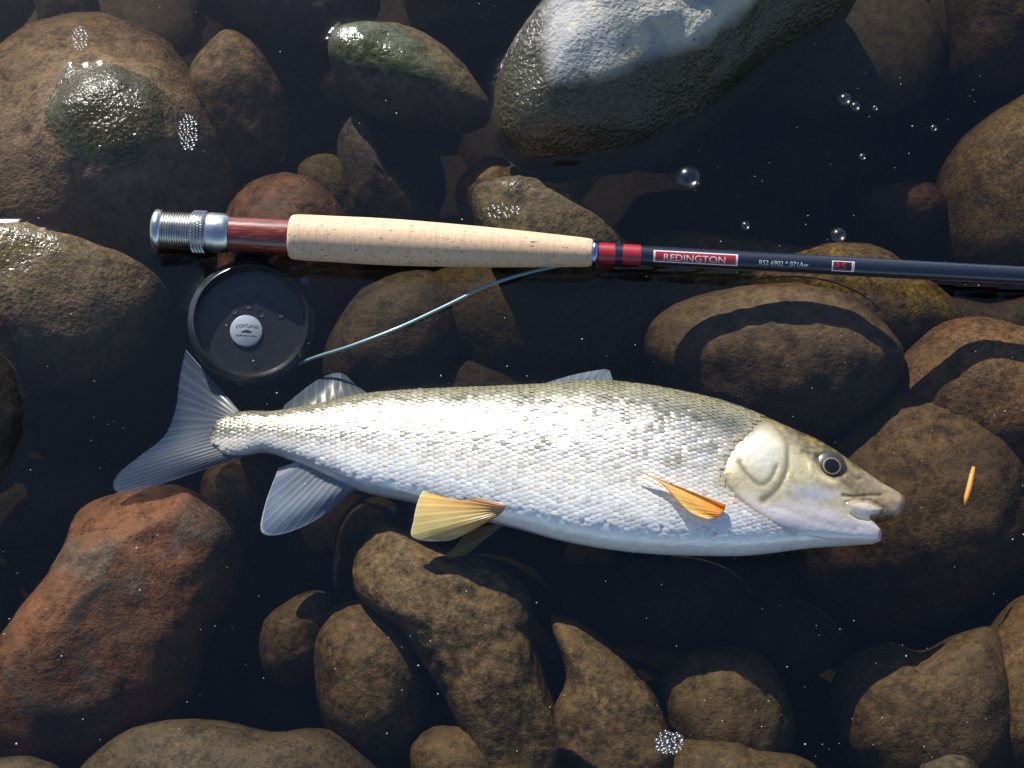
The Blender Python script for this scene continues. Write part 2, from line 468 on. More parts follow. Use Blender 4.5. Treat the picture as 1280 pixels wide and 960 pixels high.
stone('smooth brown stone in the lower right corner',
      [(1218, 840), (1240, 782), (1290, 742), (1370, 760), (1390, 900), (1340, 1000), (1255, 985), (1224, 915)], -.022, .07, sm((.18, .12, .05), (.25, .175, .08), blotch=.25), e=.88, seed=34)
stone('little brown stone at the bottom edge beneath the hump backed one',
      [(1140, 965), (1160, 942), (1195, 936), (1222, 952), (1240, 1000), (1180, 1020)], -.03, .03, sm(GR1, GR2), seed=35, sub=4)
stone('wide speckled grey brown stone along the bottom edge',
      [(95, 975), (145, 922), (205, 903), (270, 901), (335, 914), (400, 911), (450, 932), (495, 990), (440, 1060), (250, 1080), (110, 1040)], -.025, .06, sm((.13, .11, .075), (.20, .165, .11), blotch=.45, pits=.5), e=.8, seed=36)
stone('round tan pebble at the bottom edge beside the angular slab',
      [(512, 950), (530, 915), (565, 905), (605, 915), (628, 955), (620, 1010), (540, 1020)], -.04, .04, sm((.18, .13, .06), (.26, .20, .10), band=0), seed=37)
stone('tip of a brown stone in the lower left corner',
      [(-40, 960), (10, 946), (50, 948), (78, 970), (40, 1020), (-40, 1020)], -.02, .03, sm(GR1, GR2), seed=38, sub=4)
stone('dim stone in shade above the rust orange rock',
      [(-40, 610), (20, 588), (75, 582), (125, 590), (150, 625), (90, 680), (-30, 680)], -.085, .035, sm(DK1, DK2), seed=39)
stone('dim brown stone below the root of the tail',
      [(252, 600), (275, 578), (320, 572), (350, 600), (345, 660), (290, 690), (258, 650)], -.07, .04, sm((.13, .09, .045), (.18, .13, .07)), seed=40)
stone('black wet rock at the left edge, just above the surface',
      [(-120, 520), (-70, 450), (-10, 440), (22, 466), (36, 520), (28, 572), (0, 610), (-70, 625)], .024, .034, sm((.012, .010, .009), (.03, .02, .014), wet=.08, blotch=.8), e=.85, seed=41, flat=True)
stone('rust brown wet tip of rock between black and tan stones',
      [(-50, 400), (-15, 388), (8, 396), (16, 425), (8, 446), (-40, 450)], .010, .03, sm((.10, .04, .02), (.16, .07, .035), wet=.9, sparkle=.4), seed=42, sub=5, flat=True)
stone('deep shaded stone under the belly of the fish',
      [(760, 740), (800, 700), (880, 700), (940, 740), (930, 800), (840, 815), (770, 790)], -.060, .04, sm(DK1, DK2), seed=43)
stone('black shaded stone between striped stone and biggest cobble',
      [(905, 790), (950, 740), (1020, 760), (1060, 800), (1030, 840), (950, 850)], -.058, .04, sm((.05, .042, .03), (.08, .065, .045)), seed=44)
stone('faint little stone in deep water left of the sickle edged one',
      [(388, 168), (400, 152), (425, 152), (436, 172), (415, 186), (394, 182)], -.10, .02, sm(DK1, DK2), seed=45, sub=4)

# ------------------------------------------------------------------ small bed cobbles nobody could count
def bed_cobbles():
    rnd = random.Random(5)
    dirs, faces = ico(3)
    V, F, Cc = [], [], []
    for k in range(560):
        x, y = rnd.uniform(-.95, .95), rnd.uniform(-.8, .85)
        inside = abs(x) < .37 and -.29 < y < .32
        s = rnd.uniform(.022, .055) if inside else rnd.uniform(.03, .085)
        z = BED + rnd.uniform(.0, .05) if inside else BED + rnd.uniform(.02, .12)
        sx, sy, sz = s * rnd.uniform(.8, 1.5), s, s * rnd.uniform(.45, .75)
        a = rnd.uniform(0, 6.28)
        ca, sa = math.cos(a), math.sin(a)
        off = Vector((k * 1.3, k * .7, k * 2.1))
        base = len(V)
        for d in dirs:
            dv = Vector(d)
            m = 1 + .16 * noise.noise(dv * 1.3 + off) + .06 * noise.noise(dv * 3.5 + off)
            px, py, pz = dv.x * sx * m, dv.y * sy * m, dv.z * sz * m
            V.append((x + px * ca - py * sa, y + px * sa + py * ca, z + pz))
        F += [tuple(i + base for i in f) for f in faces]
        t = rnd.uniform(.4, .9) if inside else rnd.uniform(.5, 1.0)
        Cc += [(.13 * t, .095 * t * rnd.uniform(.9, 1.1), .055 * t)] * len(dirs)
    me = mesh('bed_cobbles', V, F)
    setcol(me, np.array(Cc))
    m, nt, b = mat_new('bed_cobble_surface')
    T = NT(nt)
    at = T.n('ShaderNodeAttribute', attribute_name='Col')
    tc = T.n('ShaderNodeTexCoord')
    nz = T.n('ShaderNodeTexNoise', i_Scale=120.0, i_Detail=7.0, i_Roughness=.72)
    T.l(tc.outputs['Object'], nz.inputs['Vector'])
    T.l(T.mix(1.0, at.outputs[0], T.ramp(nz.outputs[0], [(.3, g3(.35)), (.7, g3(1.5))]), 'MULTIPLY'), b.inputs['Base Color'])
    bp = T.n('ShaderNodeBump', i_Strength=.7, i_Distance=.002)
    T.l(nz.outputs[0], bp.inputs['Height']); T.l(bp.outputs[0], b.inputs['Normal'])
    b.inputs['Roughness'].default_value = .75
    o = link('bed_gravel', me, m)
    tag(o, 'dark cobbles covering the deep river bed between the big stones', 'gravel', kind='stuff')
bed_cobbles()

# ------------------------------------------------------------------ the fish
def interp(x, pts):
    a = np.array(pts, float)
    return np.interp(x, a[:, 0], a[:, 1])
def smooth_curve(pts, n=400):
    """Catmull-Rom through points, returned densely"""
    p = np.array(pts, float)
    p = np.vstack([2 * p[0] - p[1], p, 2 * p[-1] - p[-2]])
    out = []
    m = len(p) - 3
    per = max(4, n // m)
    for i in range(m):
        a, b, c, d = p[i:i + 4]
        for k in range(per):
            t = k / per
            out.append(.5 * (2 * b + (c - a) * t + (2 * a - 5 * b + 4 * c - d) * t * t + (3 * b - a - 3 * c + d) * t ** 3))
    out.append(p[-2])
    return np.array(out)
DORS = smooth_curve([(262, 541), (268, 531), (280, 521), (310, 515), (345, 515), (400, 506), (450, 495), (500, 490), (560, 487), (620, 485), (680, 482), (740, 478), (790, 481), (840, 489), (890, 500), (925, 511), (958, 524), (988, 537), (1014, 548), (1034, 559), (1056, 574), (1077, 589), (1092, 600), (1106, 608), (1121, 616)])
VENT = smooth_curve([(262, 547), (268, 557), (282, 568), (305, 569), (335, 566), (374, 580), (414, 598), (455, 615), (516, 628), (570, 643), (640, 659), (700, 675), (760, 686), (820, 692), (880, 694), (930, 694), (970, 690), (1010, 685), (1050, 682), (1090, 680)])
FRONT = smooth_curve([(1121, 616), (1130, 622), (1131, 634), (1122, 645), (1107, 651), (1096, 654), (1097, 659), (1102, 666), (1100, 676), (1090, 680)], 300)
THICK = smooth_curve([(262, .0060), (285, .0075), (333, .0095), (400, .0145), (470, .019), (560, .0235), (660, .0262), (760, .028), (850, .0286), (930, .0270), (1000, .0228), (1050, .0175), (1090, .0125), (1130, .0085)])
ZMID = [tuple(p) for p in smooth_curve([(140, -.028), (262, -.021), (333, -.0175), (420, -.0135), (520, -.009), (640, -.0035), (800, .0035), (1000, .0095), (1130, .011)], 160)]
FN = Vector((0, -.13, 1)).normalized()
XH = 1000.0
def front_at(f):
    n = len(FRONT) - 1
    t = np.clip(f, 0, 1) * n
    i = np.minimum(t.astype(int), n - 1)
    w = (t - i)[:, None]
    return FRONT[i] * (1 - w) + FRONT[i + 1] * w
def poly_dist(px, py, poly):
    best = np.full(px.shape, 1e9)
    for (ax, ay), (bx, by) in zip(poly[:-1], poly[1:]):
        dx, dy = bx - ax, by - ay
        t = np.clip(((px - ax) * dx + (py - ay) * dy) / (dx * dx + dy * dy), 0, 1)
        best = np.minimum(best, np.hypot(px - ax - t * dx, py - ay - t * dy))
    return best
def inside(px, py, poly):
    r = np.zeros(px.shape, bool)
    n = len(poly)
    for i in range(n):
        x1, y1 = poly[i]; x2, y2 = poly[i - 1]
        c = ((y1 > py) != (y2 > py)) & (px < (x2 - x1) * (py - y1) / (y2 - y1 + 1e-9) + x1)
        r ^= c
    return r
def blob(px, py, x, y, rx, ry): return np.exp(-(((px - x) / rx) ** 2 + ((py - y) / ry) ** 2))
GILL = smooth_curve([(955, 526), (934, 550), (914, 572), (903, 591), (898, 610), (910, 628), (930, 645), (955, 660), (990, 673)], 60)
PREOP = smooth_curve([(967, 543), (976, 560), (976, 585), (973, 604), (962, 624), (946, 637)], 40)
SUBOP = smooth_curve([(917, 592), (926, 606), (942, 618), (954, 612), (962, 596)], 30)
BRANCH = smooth_curve([(946, 637), (970, 646), (1000, 655), (1035, 664), (1065, 668)], 30)
MAXI = [(1050, 637), (1062, 633), (1080, 632), (1100, 640), (1094, 648), (1080, 655), (1066, 654), (1054, 648)]
MAXL = [(1046, 628), (1060, 629), (1078, 626), (1096, 624)]
ORBIT = [(1031 + 21 * math.cos(t), 591 + 21 * math.sin(t)) for t in np.linspace(0, 6.29, 25)]
gill_poly = [tuple(p) for p in GILL] + [(1140, 690), (1140, 520)]
def ss(x, a, b):
    t = np.clip((x - a) / (b - a), 0, 1)
    return t * t * (3 - 2 * t)
def relief(px, py):
    """height in metres that the head sculpture adds to the upper side"""
    d = np.zeros(px.shape)
    dg = poly_dist(px, py, GILL)
    ins = inside(px, py, gill_poly)
    d += np.where(ins, .0011 * (1 - np.exp(-dg / 9.0)), -.0005 * np.exp(-dg / 5.0))
    d -= .0006 * np.exp(-(poly_dist(px, py, PREOP) / 4.5) ** 2)
    d -= .0005 * np.exp(-(poly_dist(px, py, SUBOP) / 3.6) ** 2)
    d -= .0003 * np.exp(-(poly_dist(px, py, BRANCH) / 5.0) ** 2)
    d += .0010 * blob(px, py, 945, 578, 26, 30)
    mi = inside(px, py, MAXI)
    dm = poly_dist(px, py, MAXI + MAXI[:1])
    d += np.where(mi, .0009 * (1 - np.exp(-(dm / 5.0) ** 2)), 0) - np.where(mi, 0, .0006 * np.exp(-(dm / 2.5) ** 2))
    d -= .0010 * np.exp(-(poly_dist(px, py, MAXL) / 2.2) ** 2)
    de = np.hypot(px - 1031, py - 591)
    d += .0008 * np.exp(-((de - 24) / 6.0) ** 2) - .0026 * np.exp(-(de / 16.0) ** 4)
    d -= .0012 * blob(px, py, 1068, 606, 3.5, 2.5)
    d += .0006 * blob(px, py, 1115, 628, 12, 8)
    return d
def fish_rings(px_cols, ang):
    """grid of (pixel x, pixel y, fraction) for columns of the body; the last columns bend to the open mouth"""
    f = (1 - np.cos(ang)) / 2
    rows = []
    d_head = DORS[DORS[:, 0] >= XH]; v_head = VENT[VENT[:, 0] >= XH]
    for c in px_cols:
        if c <= XH:
            yd, yv = np.interp(c, DORS[:, 0], DORS[:, 1]), np.interp(c, VENT[:, 0], VENT[:, 1])
            rows.append(np.stack([np.full(f.shape, c), yd + (yv - yd) * f], 1))
        else:
            s = (c - XH) / 130.0
            yd0, yv0 = np.interp(XH, DORS[:, 0], DORS[:, 1]), np.interp(XH, VENT[:, 0], VENT[:, 1])
            xd = XH + (1121 - XH) * s; xv = XH + (1090 - XH) * s
            D = np.array([xd, np.interp(xd, DORS[:, 0], DORS[:, 1])]); Vv = np.array([xv, np.interp(xv, VENT[:, 0], VENT[:, 1])])
            A0 = np.stack([np.full(f.shape, XH), yd0 + (yv0 - yd0) * f], 1); A1 = front_at(f)
            a00, a10, a01, a11 = np.array([XH, yd0]), np.array([XH, yv0]), FRONT[0], FRONT[-1]
            ff = f[:, None]
            s2 = s
            rows.append((1 - ff) * D + ff * Vv + (1 - s2) * A0 + s2 * A1
                        - ((1 - s2) * (1 - ff) * a00 + (1 - s2) * ff * a10 + s2 * (1 - ff) * a01 + s2 * ff * a11))
    return np.array(rows), f
def fish_height(c, px, f, ang):
    t = np.interp(px, THICK[:, 0], THICK[:, 1])
    z = t * np.abs(np.sin(ang)) ** .88
    s = np.clip((c - XH) / 130.0, 0, 1)
    z = z * np.sqrt(np.clip(1 - s ** 7, 0, 1))
    z = z * (1 - .55 * np.exp(-((f - .55) / .07) ** 2) * ss(s, .84, 1.0))
    if c < 318: z = z * (.05 + .95 * ((c - 262) / 56.0) ** .6)
    return z
def fish_point(px, py, h):
    zm = interp(px, ZMID)
    return P(px, py, float(zm)) + FN * h

def fish_colour(px, py, f):
    """pigment plus painted reflections and shade over the body: (n,3) and metallic share (n)"""
    n = len(px)
    rnd = np.array([noise.noise(Vector((a * .045, b * .06, 1.3))) for a, b in zip(px, py)])
    rn2 = np.array([noise.noise(Vector((a * .16, b * .19, 7.7))) for a, b in zip(px, py)])
    back = np.array((.075, .066, .032)); side = np.array((.80, .75, .645)); belly = np.array((.86, .82, .76))
    w = ss(f + .05 * rnd + .03 * rn2, .03, .28)[:, None]
    c = back * (1 - w) + side * w
    w2 = ss(f + .04 * rnd, .62, .84)[:, None]
    c = c * (1 - w2) + belly * w2
    # olive blotches along the flank
    bl = (ss(rnd, .22, .5) * ss(f, .1, .2) * (1 - ss(f, .5, .66)))[:, None] * .55
    c = c * (1 - bl) + np.array((.30, .27, .15)) * bl
    c = c * (1 + .10 * rn2[:, None])
    met = .80 * ss(f, .06, .22) * (1 - .72 * ss(f, .40, .72))
    # head
    hd = inside(px, py, gill_poly)
    tail_k = ((1 - ss(px, 330, 560)) * (1 - ss(f, .45, .75)))[:, None] * .62  # olive tail back, darkened further to keep the highlight at mid flank
    c = c * (1 - tail_k) + np.array((.30, .27, .185)) * tail_k
    nape = (ss(px, 760, 925) * (1 - ss(f + .05 * rnd, .14, .50)))[:, None] * .72
    c = c * (1 - nape) + np.array((.20, .165, .105)) * nape
    tl = (1 - ss(px + 12 * rn2, 262, 280))[:, None] * .7
    c = c * (1 - tl) + np.array((.22, .225, .22)) * tl
    hw = np.where(hd, 1.0, np.exp(-poly_dist(px, py, GILL) / 10.0))[:, None]
    crown = np.array((.052, .042, .019)); cheek = np.array((.76, .64, .37)); jaw = np.array((.80, .70, .66))
    c0_ = .17 + .21 * ss(px, 985, 1060)
    wc = ss(f + .06 * rnd + .04 * rn2 - c0_, 0, .17)[:, None]
    hc = crown * (1 - wc) + cheek * wc
    wj = ss(f + .05 * rnd, .58, .78)[:, None]
    hc = hc * (1 - wj) + jaw * wj
    op = blob(px, py, 945, 580, 28, 34)[:, None]  # gold-silver gill plate, whitened to stand for its blown-out highlight
    hc = hc * (1 - op) + np.array((.90, .84, .66)) * op
    snout = blob(px, py, 1095, 612, 42, 20)[:, None] * .85
    hc = hc * (1 - snout) + np.array((.22, .17, .115)) * snout
    nose = blob(px, py, 1120, 632, 20, 15)[:, None] * .7
    hc = hc * (1 - nose) + np.array((.38, .25, .205)) * nose
    mx = (np.where(inside(px, py, MAXI), 1 - np.exp(-(poly_dist(px, py, MAXI + MAXI[:1]) / 3.5) ** 2), 0.0))[:, None] * .9
    hc = hc * (1 - mx) + np.array((.70, .60, .52)) * mx
    ck_reflect = blob(px, py, 1005, 628, 30, 13)[:, None] * .8  # bluish reflection on the lower cheek, painted into the colour
    hc = hc * (1 - ck_reflect) + np.array((.55, .58, .68)) * ck_reflect
    lp = (blob(px, py, 1096, 670, 8, 9) + blob(px, py, 1118, 642, 8, 6))[:, None].clip(0, 1) * .7
    hc = hc * (1 - lp) + np.array((.60, .36, .32)) * lp
    gape_shade = (blob(px, py, 1098, 652, 14, 6) + .7 * blob(px, py, 1112, 648, 7, 4)).clip(0, 1)[:, None] * .9  # shade of the mouth opening, painted dark around the notch
    hc = hc * (1 - gape_shade) + np.array((.07, .035, .03)) * gape_shade
    line = np.maximum.reduce([np.exp(-(poly_dist(px, py, q) / k) ** 2) * a for q, k, a in ((PREOP, 4.0, .75), (SUBOP, 3.0, .65), (MAXL, 2.6, .8), (BRANCH, 4, .12), (GILL, 4, .45))])[:, None]
    hc = hc * (1 - line) + np.array((.13, .10, .05)) * line
    gold = ss(rn2 + .5 * rnd, -.6, .8)[:, None] * .45 * (1 - wj) * (1 - op)
    hc = hc * (1 - gold) + np.array((.42, .30, .10)) * gold
    c = c * (1 - hw) + hc * hw
    hm = .55 * wc[:, 0] * (1 - .7 * wj[:, 0]) * (1 - snout[:, 0])
    met = met * (1 - hw[:, 0]) + hm * hw[:, 0]
    return np.clip(c, .01, .95), np.clip(met, 0, .9)

def skin_mat(name, rough, coat, bump):
    m, nt, b = mat_new(name)
    T = NT(nt)
    at = T.n('ShaderNodeAttribute', attribute_name='Col')
    me = T.n('ShaderNodeAttribute', attribute_name='Met')
    T.l(at.outputs[0], b.inputs['Base Color'])
    T.l(me.outputs['Fac'], b.inputs['Metallic'])
    b.inputs['Roughness'].default_value = rough
    b.inputs['Coat Weight'].default_value = coat
    b.inputs['Coat Roughness'].default_value = .12
    b.inputs['Subsurface Weight'].default_value = 0
    tc = T.n('ShaderNodeTexCoord')
    nz = T.n('ShaderNodeTexNoise', i_Scale=bump[0], i_Detail=4.0, i_Roughness=.6)
    T.l(tc.outputs['Object'], nz.inputs['Vector'])
    bp = T.n('ShaderNodeBump', i_Strength=bump[1], i_Distance=.0008)
    T.l(nz.outputs[0], bp.inputs['Height']); T.l(bp.outputs[0], b.inputs['Normal']); T.l(bp.outputs[0], b.inputs['Coat Normal'])
    return m
M_SKIN = skin_mat('fish_skin', .27, .5, (170, .6))
M_SCALE = skin_mat('fish_scale', .29, .08, (900, .12))

def make_fish():
    root = empty('fish', P(640, 590, 0))
    tag(root, 'silver scaled fish with orange fins lying on its side in the water', 'fish')
    bpy.context.view_layer.update()
    inv = root.matrix_world.inverted()
    def add(name, me, mat, **k):
        for v in me.vertices: v.co = inv @ v.co
        return link(name, me, mat, root, **k)
    cols = np.concatenate([np.arange(262, 900, 2.5), np.arange(900, 1000, 1.25), np.linspace(1000, 1130, 120)])
    nu_, nl = 150, 44
    ang = np.concatenate([np.linspace(0, math.pi, nu_, endpoint=False), np.linspace(math.pi, 2 * math.pi, nl, endpoint=False)])
    rows, f = fish_rings(cols, ang)
    up = np.where(ang < math.pi, 1.0, -1.0)
    V, cp, cf = [], [], []
    for c, row in zip(cols, rows):
        px, py = row[:, 0], row[:, 1]
        z = fish_height(c, px, f, ang)
        if c > 880:
            z = z + np.where(up > 0, relief(px, py) * np.clip(np.sin(ang), 0, 1) ** .5, 0) * ss(np.array(c), 880, 900) * (1 - ss((np.array(c) - XH) / 130, .93, 1.0))
        for k in range(len(ang)):
            V.append(fish_point(px[k], py[k], up[k] * z[k]))
        cp.append(row); cf.append(f)
    n, m = len(cols), len(ang)
    F = grid_faces(n, m, True)
    F.append(tuple(range(m)))
    me = mesh('body', V, F)
    allp = np.concatenate(cp)
    c, met = fish_colour(allp[:, 0], allp[:, 1], np.concatenate(cf))
    setcol(me, c); setval(me, met, 'Met')
    bm = bmesh.new(); bm.from_mesh(me); bmesh.ops.recalc_face_normals(bm, faces=bm.faces); bm.to_mesh(me); bm.free()
    add('body', me, M_SKIN)

    # ---- scales: overlapping plates over the flank, in rows along the lateral line
    rnd = random.Random(11)
    xs = np.arange(266, 965, 1.0)
    prof = {}
    A = np.linspace(.02, math.pi - .02, 161)
    def section(x):
        k = int(round(x))
        if k not in prof:
            yd, yv = np.interp(k, DORS[:, 0], DORS[:, 1]), np.interp(k, VENT[:, 0], VENT[:, 1])
            f_ = (1 - np.cos(A)) / 2
            y = yd + (yv - yd) * f_
            h = fish_height(k, np.full(A.shape, float(k)), f_, A)
            s = np.concatenate([[0], np.cumsum(np.hypot(np.diff(y), np.diff(h) / PX))])
            prof[k] = (y, h, s, np.interp(.5, f_, s), f_)
        return prof[k]
    def surf(x, sv):
        y, h, s, mid, f_ = section(x)
        q = sv + mid
        if q < s[0] or q > s[-1]: return None
        yy, hh = np.interp(q, s, y), np.interp(q, s, h)
        return fish_point(x, yy, hh), yy, np.interp(q, s, f_)
    SV, SF, pts, fr, rim, tones = [], [], [], [], [], []
    x = 968.0
    colno = 0
    shape = [(-1.0, 0.0), (-.86, .42), (-.5, .74), (0, .86), (.62, .70), (.62, -.70), (0, -.86), (-.5, -.74), (-.86, -.42)]
    while x > 266:
        step = 5.6 + 1.3 * ss(np.array(x), 300, 520) - .9 * ss(np.array(x), 800, 930)
        rs = float(4.6 + 1.1 * ss(np.array(x), 300, 560) - .6 * ss(np.array(x), 780, 930))
        for r in range(-30, 31):
            sv = (r + (.5 if colno % 2 else 0)) * rs + rnd.uniform(-.35, .35)
            xx = x + rnd.uniform(-.6, .6)
            q = surf(xx, sv)
            if q is None: continue
            if q[2] > .90 + rnd.uniform(-.03, .03): continue
            if xx < 268 + rnd.uniform(0, 5): continue
            p, yy, ff = q
            if inside(np.array([xx + 3]), np.array([yy]), gill_poly)[0]: continue
            a, b_ = surf(xx - 3, sv), surf(xx + 3, sv)
            c_, d_ = surf(xx, sv - 2), surf(xx, sv + 2)
            if None in (a, b_, c_, d_): continue
            tx = (b_[0] - a[0]).normalized(); ty = (c_[0] - d_[0]).normalized()
            nn = tx.cross(ty).normalized()
            if nn.z < 0: nn = -nn
            # individual tilt
            nn2 = (nn + tx * rnd.gauss(0, .05) + ty * rnd.gauss(0, .06)).normalized()
            tx = (tx - nn2 * tx.dot(nn2)).normalized(); ty = nn2.cross(tx)
            L, W = float(step) * .92 * PX, rs * .68 * PX
            base = len(SV)
            SV.append(p + nn * .00030 + nn2 * .00019)
            tone_k = rnd.gauss(1, .05); hue_k = rnd.gauss(0, .03)
            tones += [(tone_k * (1 + hue_k), tone_k, tone_k * (1 - hue_k))] * (1 + 2 * len(shape))
            pts.append((xx, yy)); fr.append(ff); rim.append(1.0)
            for ring, (k, hh) in enumerate(((.66, .00014), (1.0, .0))):
                for (sx_, sy_) in shape:
                    lift = .00012 - .00022 * sx_ * k
                    SV.append(p + tx * (sx_ * L * k) + ty * (sy_ * W * k) + nn * .00022 + nn2 * (hh + lift))
                    pts.append((xx, yy)); fr.append(ff); rim.append(1.0 if ring == 0 else (.22 if abs(sy_) > .6 else .5))
            m9 = len(shape)
            for j in range(m9):
                k2 = (j + 1) % m9
                SF.append((base, base + 1 + k2, base + 1 + j))
                SF.append((base + 1 + j, base + 1 + k2, base + 1 + m9 + k2, base + 1 + m9 + j))
        x -= float(step)
        colno += 1
    me = mesh('scales', SV, SF)
    pa = np.array(pts); fa = np.array(fr); ra = np.array(rim)
    c, met = fish_colour(pa[:, 0], pa[:, 1], fa)
    # scale centres on the back are bright, their margins pigmented
    bk = (1 - ss(fa, .10, .34))
    cent = np.where(ra > .9, 1.0, 0.0)
    c = c + (np.array((.40, .37, .24)) - c) * (bk * cent * .6)[:, None]
    edge = ra + (1 - ra) * (.45 * ss(fa, .15, .35) + .40 * ss(fa, .6, .75))
    c = c * edge[:, None] * np.array(tones)
    c = np.clip(c, .02, .9)
    setcol(me, c); setval(me, np.clip(met + .25 * bk * cent, 0, .92), 'Met')
    o = add('scales', me, M_SCALE)
    o['kind'] = 'stuff'

    # ---- fins
    def fin(name, base, tip, c0, c1, rays, z0, z1, alpha, label=None, nu=48, nv=None, edge=None, bulge=0.0, mid=None, spread=1.0):
        nv = nv or rays * 6 + 1
        B = smooth_curve(base, 200); Tp = smooth_curve(tip, 200)
        Bi = B[np.linspace(0, len(B) - 1, nv).astype(int)]; Ti = Tp[np.linspace(0, len(Tp) - 1, nv).astype(int)]
        up_v, lo_v, cc, aa = [], [], [], []
        r2 = random.Random(hash(name) % 1000 if False else len(name) * 17 + rays)
        for i in range(nu):
            t = i / (nu - 1)
            for j in range(nv):
                w = j / (nv - 1)
                q = Bi[j] * (1 - t) + Ti[j] * t
                z = (z0[0] * (1 - w) + z0[1] * w) * (1 - t) + (z1[0] * (1 - w) + z1[1] * w) * t
                z += bulge * math.sin(math.pi * t) + .0006 * math.sin(w * 9 + t * 5)
                ph = w * rays
                branch = .5 + .5 * math.cos(2 * math.pi * ph)
                fine = .5 + .5 * math.cos(4 * math.pi * ph)
                ridge = branch ** 2 * (1 - .5 * t) + fine ** 3 * .5 * ss(np.array(t), .4, .9)
                th = .00035 * (1 - .6 * t) + .00035 * ridge * (1 - .6 * t)
                p = P(q[0], q[1], z)
                up_v.append(p + FN * th); lo_v.append(p - FN * th)
                tone = .85 + .25 * float(ridge) + .10 * noise.noise(Vector((q[0] * .07, q[1] * .07, rays)))
                if edge and (w < .06 or t > .96): k_ = edge
                else: k_ = tuple(a * (1 - t) + b * t for a, b in zip(c0, c1))
                if mid: k_ = tuple(a + (b - a) * math.exp(-((w - .5) / .28) ** 2) * .8 for a, b in zip(k_, mid))
                cc.append([x * tone for x in k_])
                aa.append(min(1, alpha[0] * (1 - t) + alpha[1] * t + .25 * float(ridge)))
        N = nu * nv
        F = grid_faces(nu, nv)
        F2 = [tuple(x + N for x in reversed(q)) for q in F]
        side = []
        loop = [(i * nv) for i in range(nu)] + [(nu - 1) * nv + j for j in range(1, nv)] + [i * nv + nv - 1 for i in range(nu - 2, -1, -1)] + [j for j in range(nv - 2, 0, -1)]
        for a, b in zip(loop, loop[1:] + loop[:1]): side.append((a, b, b + N, a + N))
        me = mesh(name, up_v + lo_v, F + F2 + side)
        bm = bmesh.new(); bm.from_mesh(me); bmesh.ops.recalc_face_normals(bm, faces=bm.faces); bm.to_mesh(me); bm.free()
        setcol(me, np.clip(np.array(cc + cc), 0, 1)); setval(me, aa + aa, 'Alp')
        o = add(name, me, M_FIN)
        if label: o['label'] = label
        return o
    m, nt, b = mat_new('fin_membrane')
    T = NT(nt)
    at = T.n('ShaderNodeAttribute', attribute_name='Col'); al = T.n('ShaderNodeAttribute', attribute_name='Alp')
    tr = T.n('ShaderNodeBsdfTranslucent'); mixs = T.n('ShaderNodeMixShader', i_0=.35); mt = T.n('ShaderNodeMixShader'); tp = T.n('ShaderNodeBsdfTransparent')
    T.l(at.outputs[0], b.inputs['Base Color']); T.l(at.outputs[0], tr.inputs[0])
    b.inputs['Roughness'].default_value = .28
    T.l(b.outputs[0], mixs.inputs[1]); T.l(tr.outputs[0], mixs.inputs[2])
    T.l(al.outputs['Fac'], mt.inputs[0]); T.l(tp.outputs[0], mt.inputs[1]); T.l(mixs.outputs[0], mt.inputs[2])
    T.l(mt.outputs[0], nt.nodes['Material Output'].inputs[0])
    M_FIN = m
    BL0, BL1 = (.30, .30, .27), (.20, .27, .38)
    fin('tail_fin', [(300, 515), (284, 524), (278, 544), (284, 563), (306, 569)],
        [(232, 436), (224, 474), (220, 508), (206, 544), (172, 572), (148, 592), (141, 608), (150, 616), (182, 612)], (.21, .24, .27), (.07, .13, .29), 20, (-.0205, -.0205), (-.034, -.030), (.75, .28))
    fin('adipose_fin', [(462, 494), (430, 500), (395, 506), (352, 515)], [(446, 482), (425, 466), (395, 476), (356, 506)], (.16, .17, .15), (.12, .19, .27), 9, (-.013, -.017), (-.022, -.024), (.8, .45), nu=30)
    fin('dorsal_fin', [(768, 482), (740, 482), (710, 483), (668, 485)], [(762, 463), (752, 462), (715, 469), (672, 482)], (.16, .20, .20), (.28, .36, .42), 10, (-.006, -.006), (-.013, -.010), (.85, .5), nu=30)
    fin('anal_fin', [(374, 577), (398, 590), (420, 599), (446, 612)], [(348, 585), (331, 632), (327, 665), (352, 668), (395, 650), (440, 616)], (.34, .38, .42), (.19, .28, .44), 12, (-.014, -.011), (-.021, -.019), (.95, .78), edge=(.55, .60, .66))
    fin('pelvic_fin', [(632, 632), (629, 639), (622, 645)], [(536, 603), (524, 622), (517, 650), (517, 673), (560, 676), (590, 664)], (.85, .30, .10), (.90, .62, .17), 11, (.014, .006), (.006, -.002), (1, .95), edge=(.70, .62, .42), mid=(.52, .46, .20))
    fin('pelvic_fin', [(640, 652), (632, 656), (622, 660)], [(585, 662), (570, 682), (556, 696), (580, 694), (610, 672)], (.40, .28, .08), (.44, .32, .09), 7, (-.006, -.010), (-.014, -.018), (.8, .5), nu=24)
    fin('pectoral_fin', [(907, 631), (905, 638), (897, 646)], [(795, 588), (808, 594), (826, 604), (843, 622), (862, 640), (884, 649)], (.92, .34, .04), (.95, .66, .20), 10, (.0350, .0340), (.0378, .0358), (1, .62), edge=(.55, .26, .10), nu=40)

    # ---- eye
    def dome(name, cx, cy, h0, rx, hz, mat, parent, seg=40, ring=14, a1=math.pi / 2):
        Cq = fish_point(cx, cy, h0)
        V, F = [], []
        for i in range(ring + 1):
            a = a1 * i / ring
            for j in range(seg):
                t = 2 * math.pi * j / seg
                V.append(Cq + Vector((rx * PX * math.sin(a) * math.cos(t), rx * PX * .97 * math.sin(a) * math.sin(t), 0)) + FN * (hz * math.cos(a)))
        F = grid_faces(ring + 1, seg, True)
        me = mesh(name, V, F)
        return me
    eh = .0172
    iris = plain('iris', (.030, .026, .022), .3, 0, 0.0, vary=.4)
    eye = add('eye', dome('eye', 1031, 590, eh, 19, .0028, iris, root), iris)
